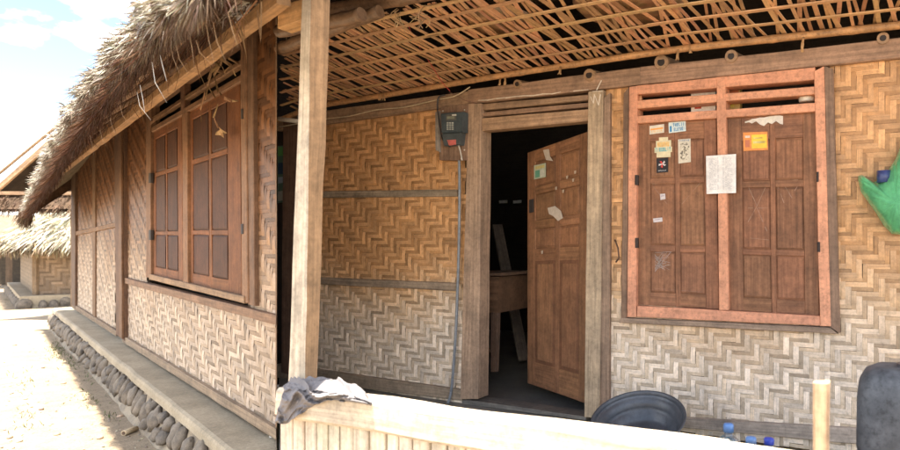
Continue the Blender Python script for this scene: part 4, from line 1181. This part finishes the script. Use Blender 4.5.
# ================================================================== FAR HUT, PAVILION, TREES
def house_box(root, C, da, db, la, lb_, z0, z1, colr, w=.05):
    pass
T = 17.0
C = V((36-CX)/F*T, T, 0); zh = CAMZ-1.47          # foot of hut wall
dl_ = V(-.7071, .7071, 0); dr_ = V(.85, .527, 0).normalized()
hut = thing('thatched_hut', 'small hut with bleached thatch roof on a stone base at the lane end', 'hut', (C.x, C.y, zh-.35))
def hutcol(a, z, v, s):  # eave shade put into the brown of the wall
    k = 1+s+R.uniform(-.2, .2)
    return (.24*k, .165*k, .10*k)
hw = MB()
HA = Plane((-dr_.y, dr_.x), 0)
for d, L, nm in ((dl_, 7.0, 0), (dr_, 4.5, 1)):
    nrm = V(-d.y, d.x, 0)
    if nrm.dot(C) > 0: nrm = -nrm
    P_ = Plane((nrm.x, nrm.y), nrm.dot(C)); 
    if P_.ex.dot(d) < 0: P_.ex = -P_.ex
    a0 = C.dot(P_.ex)
    weave(hw, P_, [(a0, zh), (a0+L, zh), (a0+L, zh+1.7), (a0, zh+1.7)], .06, .01, hutcol)
    hw.lboard(P_, [(a0, zh+1.7), (a0+L, zh+1.7), (a0+L, zh), (a0, zh)], -.1, 0, (.14, .09, .055), nseg=1, jit=0)
obj('woven_wall', hw, M_STRIP, hut)
m = MB(); m.bar(C+V(0, 0, zh), C+V(0, 0, zh+1.75), .12, .12, (.25, .17, .1), up=(0, 1, 0)); obj('corner_post', m, M_WOOD, hut)
hp = MB()
def off(p, a, b): return p-dl_*a-dr_*b
cA = off(C, .35, .35); cB = cA+dl_*7.8; cD = cA+dr_*5.2; cC = cB+dr_*5.2
hbox(hp, [cA, cB, cC, cD] if (cB-cA).cross(cD-cA).z > 0 else [cA, cD, cC, cB], zh-.6, zh-.01, (.3, .3, .3)); obj('stone_plinth', hp, M_CEM, hut)
hs = MB()
for d, L, o_n in ((dl_, 7.8, -dr_), (dr_, 5.2, -dl_)):
    t = .1
    while t < L:
        w_ = R.uniform(.2, .38); c = cA+d*t+V(0, 0, zh-.27+R.uniform(-.04, .05)); rings = []
        for i in range(6):
            ph = math.pi*i/5
            rings.append([c+d*math.sin(ph)*math.cos(k*math.pi/5)*w_*.5+V(0, 0, 1)*math.sin(ph)*math.sin(k*math.pi/5)*.17+o_n*math.cos(ph)*.10 for k in range(10)])
        hs.loft(rings, (.2, .2, .2), smooth=True, caps=False); t += w_*1.05
obj('plinth_stone', hs, M_ROCK, hut)['kind'] = 'stuff'
ht = MB()
ez = zh+1.42; e = .75
pA = off(C, e, e); pB = pA+dl_*(7+2*e); pD = pA+dr_*(4.5+2*e); pC = pB+dr_*(4.5+2*e)
mid0 = (pA+pD)/2+dl_*1.9; mid1 = (pB+pC)/2-dl_*1.9
zt = ez+2.3
def zv(p, z): return V(p.x, p.y, z)
def roofface(pts, nb, outd):
    ht.quad(pts, (.5, .45, .34)); ht.quad([p+V(0, 0, -.18) for p in pts[::-1]], (.15, .1, .06))
    a, b_, c, d = pts if len(pts) == 4 else (pts[0], pts[1], pts[2], pts[2])
    for _ in range(nb):
        s, t = R.random(), R.random()**1.6; lo = a.lerp(b_, s); hi = d.lerp(c, s); p = lo.lerp(hi, t)+V(0, 0, .03)
        dn_ = (lo-hi).normalized(); ht.blade(p+g3(.02), dn_+g3(.18)+V(0, 0, .05), R.uniform(.2, .5), .03, vary((.60, .55, .43), .3), .1)
    for _ in range(nb//2):
        s = R.random(); p = a.lerp(b_, s)+V(0, 0, -R.uniform(0, .18)); ht.blade(p+g3(.03), outd*.3+V(0, 0, -1)+g3(.25), R.uniform(.1, .3), .025, vary((.30, .23, .14), .4), .1)
roofface([zv(pA, ez), zv(pD, ez), zv(mid0, zt)], 4500, -dl_)
roofface([zv(pB, ez), zv(pA, ez), zv(mid0, zt), zv(mid1, zt)], 3500, -dr_)
roofface([zv(pD, ez), zv(pC, ez), zv(mid1, zt), zv(mid0, zt)], 300, dr_)
roofface([zv(pC, ez), zv(pB, ez), zv(mid1, zt)], 300, dl_)
obj('thatched_roof', ht, M_THATCH, hut)

# pavilion: open gable roof between the two
T = 12.5
def PXT(x, y, t): return V((x-CX)/F*t, t, CAMZ+(HY-y)/F*t)
pc_ = PXT(70, 200, T)
pav = thing('open_pavilion', 'open timber pavilion with dark thatched gable behind the long house eaves', 'pavilion', (pc_.x, pc_.y, zg(pc_.x, pc_.y)))
apex = PXT(70, 128, T); lf = PXT(-20, 208, T); rt = V(2*apex.x-lf.x, T, lf.z)
back = V(-.35, 2.2, 0)
rf2 = MB()
for a, b_ in ((lf, apex), (apex, rt)):
    th_ = V(0, 0, .09)
    rf2.quad([a+th_, b_+th_, b_+th_+back, a+th_+back], (.22, .16, .10)); rf2.quad([a, a+back, b_+back, b_], (.05, .035, .025)); rf2.quad([a, b_, b_+th_, a+th_], (.15, .10, .06))
# hipped skirt under the gable
s0_, s1_ = PXT(-18, 195, T), PXT(165, 195, T)
k0, k1 = s0_+V(-.1, -.35, -.30), s1_+V(.1, -.35, -.30)
rf2.quad([s0_, s1_, k1, k0], (.09, .055, .033)); rf2.quad([k0+V(0, 0, -.05), k1+V(0, 0, -.05), s1_+V(0, .1, -.12), s0_+V(0, .1, -.12)], (.1, .06, .04))
for _ in range(2600):
    s = R.random(); p = s0_.lerp(s1_, s).lerp(k0.lerp(k1, s), R.random()); rf2.blade(p+g3(.02), V(0, -.5, -1)+g3(.25), R.uniform(.08, .26), .014, vary((.10, .06, .036), .4), .1)
for _ in range(1500):
    s = R.random(); p = lf.lerp(apex, s)+V(0, 0, .09)+back*R.random(); rf2.blade(p, (lf-apex).normalized()+g3(.2), R.uniform(.1, .25), .014, vary((.32, .25, .16), .4), .1)
# back filling of the gable, shade inside painted dark
rf2.quad([lf+back*.6, rt+back*.6, apex+back*.6], (.06, .04, .03))
obj('thatched_roof', rf2, M_THATCH, pav)
m = MB(); m.bar(lf+V(0, -.04, .03), apex+V(0, -.04, .03), .05, .10, (.50, .33, .19)); obj('bargeboard', m, M_WOOD, pav)
m = MB(); m.bar(rt+V(0, -.04, .03), apex+V(0, -.04, .03), .05, .10, (.45, .30, .18)); obj('bargeboard', m, M_WOOD, pav)
m = MB(); m.tube([lf+V(-.2, -.06, .16), apex+V(0, -.06, .20)], .03, (.4, .27, .16), n=7, node=.5); obj('roof_pole', m, M_BAMBOO, pav)
m = MB(); m.bar(s0_+V(0, -.05, .03), s1_+V(0, -.05, .03), .06, .07, (.42, .26, .15)); obj('tie_beam', m, M_WOOD, pav)
for x in (-16, 160):
    for dy in (.1, 2.2):
        p = PXT(x, 200, T)+V(0, dy, 0); m = MB(); m.bar(zv(p, zg(p.x, p.y)-.05), zv(p, p.z), .11, .11, (.3, .2, .12), up=(0, 1, 0)); obj('post', m, M_WOOD, pav)
m = MB(); p0 = PXT(-16, 200, T); p1 = PXT(160, 200, T)
hbox(m, [(p0.x, p0.y+.1), (p1.x, p1.y+.1), (p1.x, p1.y+2.2), (p0.x, p0.y+2.2)], -.25, -.18, (.2, .13, .08)) if 0 else m.bar(V(p0.x, p0.y+2.25, p0.z-.1), V(p1.x, p1.y+2.25, p1.z-.1), .08, .08, (.3, .2, .12))
obj('rear_beam', m, M_WOOD, pav)

def tree(base, h, cr, n, label, seed, cl=(.07, .12, .03)):
    rr = random.Random(seed)
    t = thing('leafy_tree', label, 'tree', base, 'trees beyond the lane')
    m = MB(); m.tube([base+V(0, 0, -.2), base+V(.1, 0, h*.3), base+V(-.05, .1, h*.6), base+V(.1, 0, h*.85)], [.18, .14, .09, .03], (.16, .11, .07), n=9)
    for k in range(7):
        z = h*rr.uniform(.4, .75); a = rr.uniform(0, 6.3); m.tube([base+V(0, 0, z), base+V(math.cos(a)*cr*.4, math.sin(a)*cr*.4, z+h*.12), base+V(math.cos(a)*cr*.8, math.sin(a)*cr*.8, z+h*.2)], [.07, .045, .015], (.16, .11, .07), n=6)
    obj('trunk', m, M_WOOD, t)
    m = MB(); cl_ = [(base+V(rr.gauss(0, cr*.5), rr.gauss(0, cr*.5), h*rr.uniform(.5, 1.0)), rr.uniform(.25, .5)*cr) for _ in range(26)]
    for _ in range(n):
        c, r = rr.choice(cl_); d = V(rr.gauss(0, 1), rr.gauss(0, 1), rr.gauss(0, 1)).normalized()*r*rr.uniform(.5, 1)
        m.blade(c+d, V(rr.gauss(0, 1), rr.gauss(0, 1), rr.gauss(-.3, .6)), rr.uniform(.12, .25), .09, vary(cl, .45), .3)
    obj('crown', m, M_LEAF, t)
tree(V(-27.5, 25, CAMZ-1.8), 4.6, 1.3, 5000, 'green leafy tree past the far left of the hut', 3, (.11, .19, .04))
tree(V(-31.5, 30, CAMZ-1.8), 2.6, 1.6, 5000, 'dark low tree at the end of the lane left of the hut', 5, (.05, .08, .025))
# far hut post
fh = thing('far_shelter', 'dark open shelter far down the lane at the left edge', 'shelter', PXT(3, 300, 24)*1.0)
fh.location.z = CAMZ-1.8
m = MB(); p = PXT(9, 262, 24)
for dx in (0, -1.6): m.bar(V(p.x+dx, p.y, CAMZ-1.85), V(p.x+dx, p.y, CAMZ+.15), .14, .14, (.12, .08, .05), up=(0, 1, 0))
obj('post', m, M_WOOD, fh)
m = MB(); q0 = V(p.x-2.2, p.y-.6, CAMZ+.05); q1 = V(p.x+.7, p.y-.6, CAMZ+.05)
m.quad([q0, q1, q1+V(-.4, 1.6, 1.0), q0+V(.4, 1.6, 1.0)], (.2, .15, .1)); m.quad([q0+V(0, 0, -.15), q1+V(0, 0, -.15), q1, q0], (.12, .08, .05)); m.quad([q0+V(0, 3, 0), q1+V(0, 3, 0), q1+V(-.4, 1.6, 1.0), q0+V(.4, 1.6, 1.0)], (.2, .15, .1))
for _ in range(700): m.blade(q0.lerp(q1, R.random())+g3(.03), V(0, -.3, -1)+g3(.2), R.uniform(.1, .3), .03, vary((.16, .11, .07), .3), .1)
obj('thatched_roof', m, M_THATCH, fh)
m = MB(); m.bar(V(p.x-2.2, p.y+1.5, CAMZ-1.0), V(p.x+.6, p.y+1.5, CAMZ-1.0), .05, 1.6, (.06, .045, .03)); obj('rear_wall', m, M_WOOD, fh)

# ================================================================== LIGHT
w = bpy.data.worlds.new('World'); S.world = w; w.use_nodes = True; nt = w.node_tree
bgN = nt.nodes['Background']; sky = N(nt, 'ShaderNodeTexSky'); sky.sky_type = 'NISHITA'; sky.sun_disc = False
sun_h = V(-.7071, -.7071, 0)*1.0+V(.7071, -.7071, 0)*.15
EL = 83.2
sky.sun_elevation = math.radians(EL)
az = math.atan2(sun_h.x, sun_h.y); sky.sun_rotation = az
sky.air_density = 1.0; sky.dust_density = 0.2; sky.ozone_density = 3.0
tc = N(nt, 'ShaderNodeTexCoord'); mp = N(nt, 'ShaderNodeMapping'); mp.inputs['Scale'].default_value = (1, 1, 2.2); mp.inputs['Location'].default_value = (.35, .1, .2)
nt.links.new(tc.outputs['Generated'], mp.inputs[0])
cn = N(nt, 'ShaderNodeTexNoise', Scale=2.6, Detail=9.0, Roughness=.55); nt.links.new(mp.outputs[0], cn.inputs['Vector'])
cf = ramp(nt, cn.outputs[0], [(.48, (0, 0, 0)), (.62, (1, 1, 1))])
cm = mixc(nt, cf, sky.outputs[0], (16.0, 15.6, 15.0, 1))
nt.links.new(cm, bgN.inputs[0]); bgN.inputs[1].default_value = .095
sl_ = bpy.data.lights.new('sun', 'SUN'); sl_.energy = 5.0; sl_.angle = math.radians(.5); sl_.color = (1, .94, .84)
so_ = bpy.data.objects.new('sun', sl_); COL.objects.link(so_)
sd = V(sun_h.x, sun_h.y, 0).normalized()*math.cos(math.radians(EL))+V(0, 0, math.sin(math.radians(EL)))
so_.rotation_euler = (-sd).to_track_quat('-Z', 'Y').to_euler(); so_.location = (0, 0, 12)

# ================================================================== CAMERA
cd = bpy.data.cameras.new('camera'); cam = bpy.data.objects.new('camera', cd); COL.objects.link(cam); S.camera = cam
cam.location = (0, 0, CAMZ); cam.rotation_euler = (math.pi/2, 0, 0)
cd.sensor_width = 36; cd.lens = F/900*36
cd.shift_x = (450-CX)/900; cd.shift_y = -(225-HY)/900
cd.clip_end = 2000; cd.clip_start = .05
cd.dof.use_dof = True; cd.dof.focus_distance = 4.0; cd.dof.aperture_fstop = 3.2
S.view_settings.view_transform = 'Standard'; S.view_settings.look = 'None'; S.view_settings.exposure = 2.15; S.view_settings.gamma = 1
S.cycles.max_bounces = 8; S.cycles.diffuse_bounces = 6
try: S.cycles.use_denoising = True
except Exception: pass
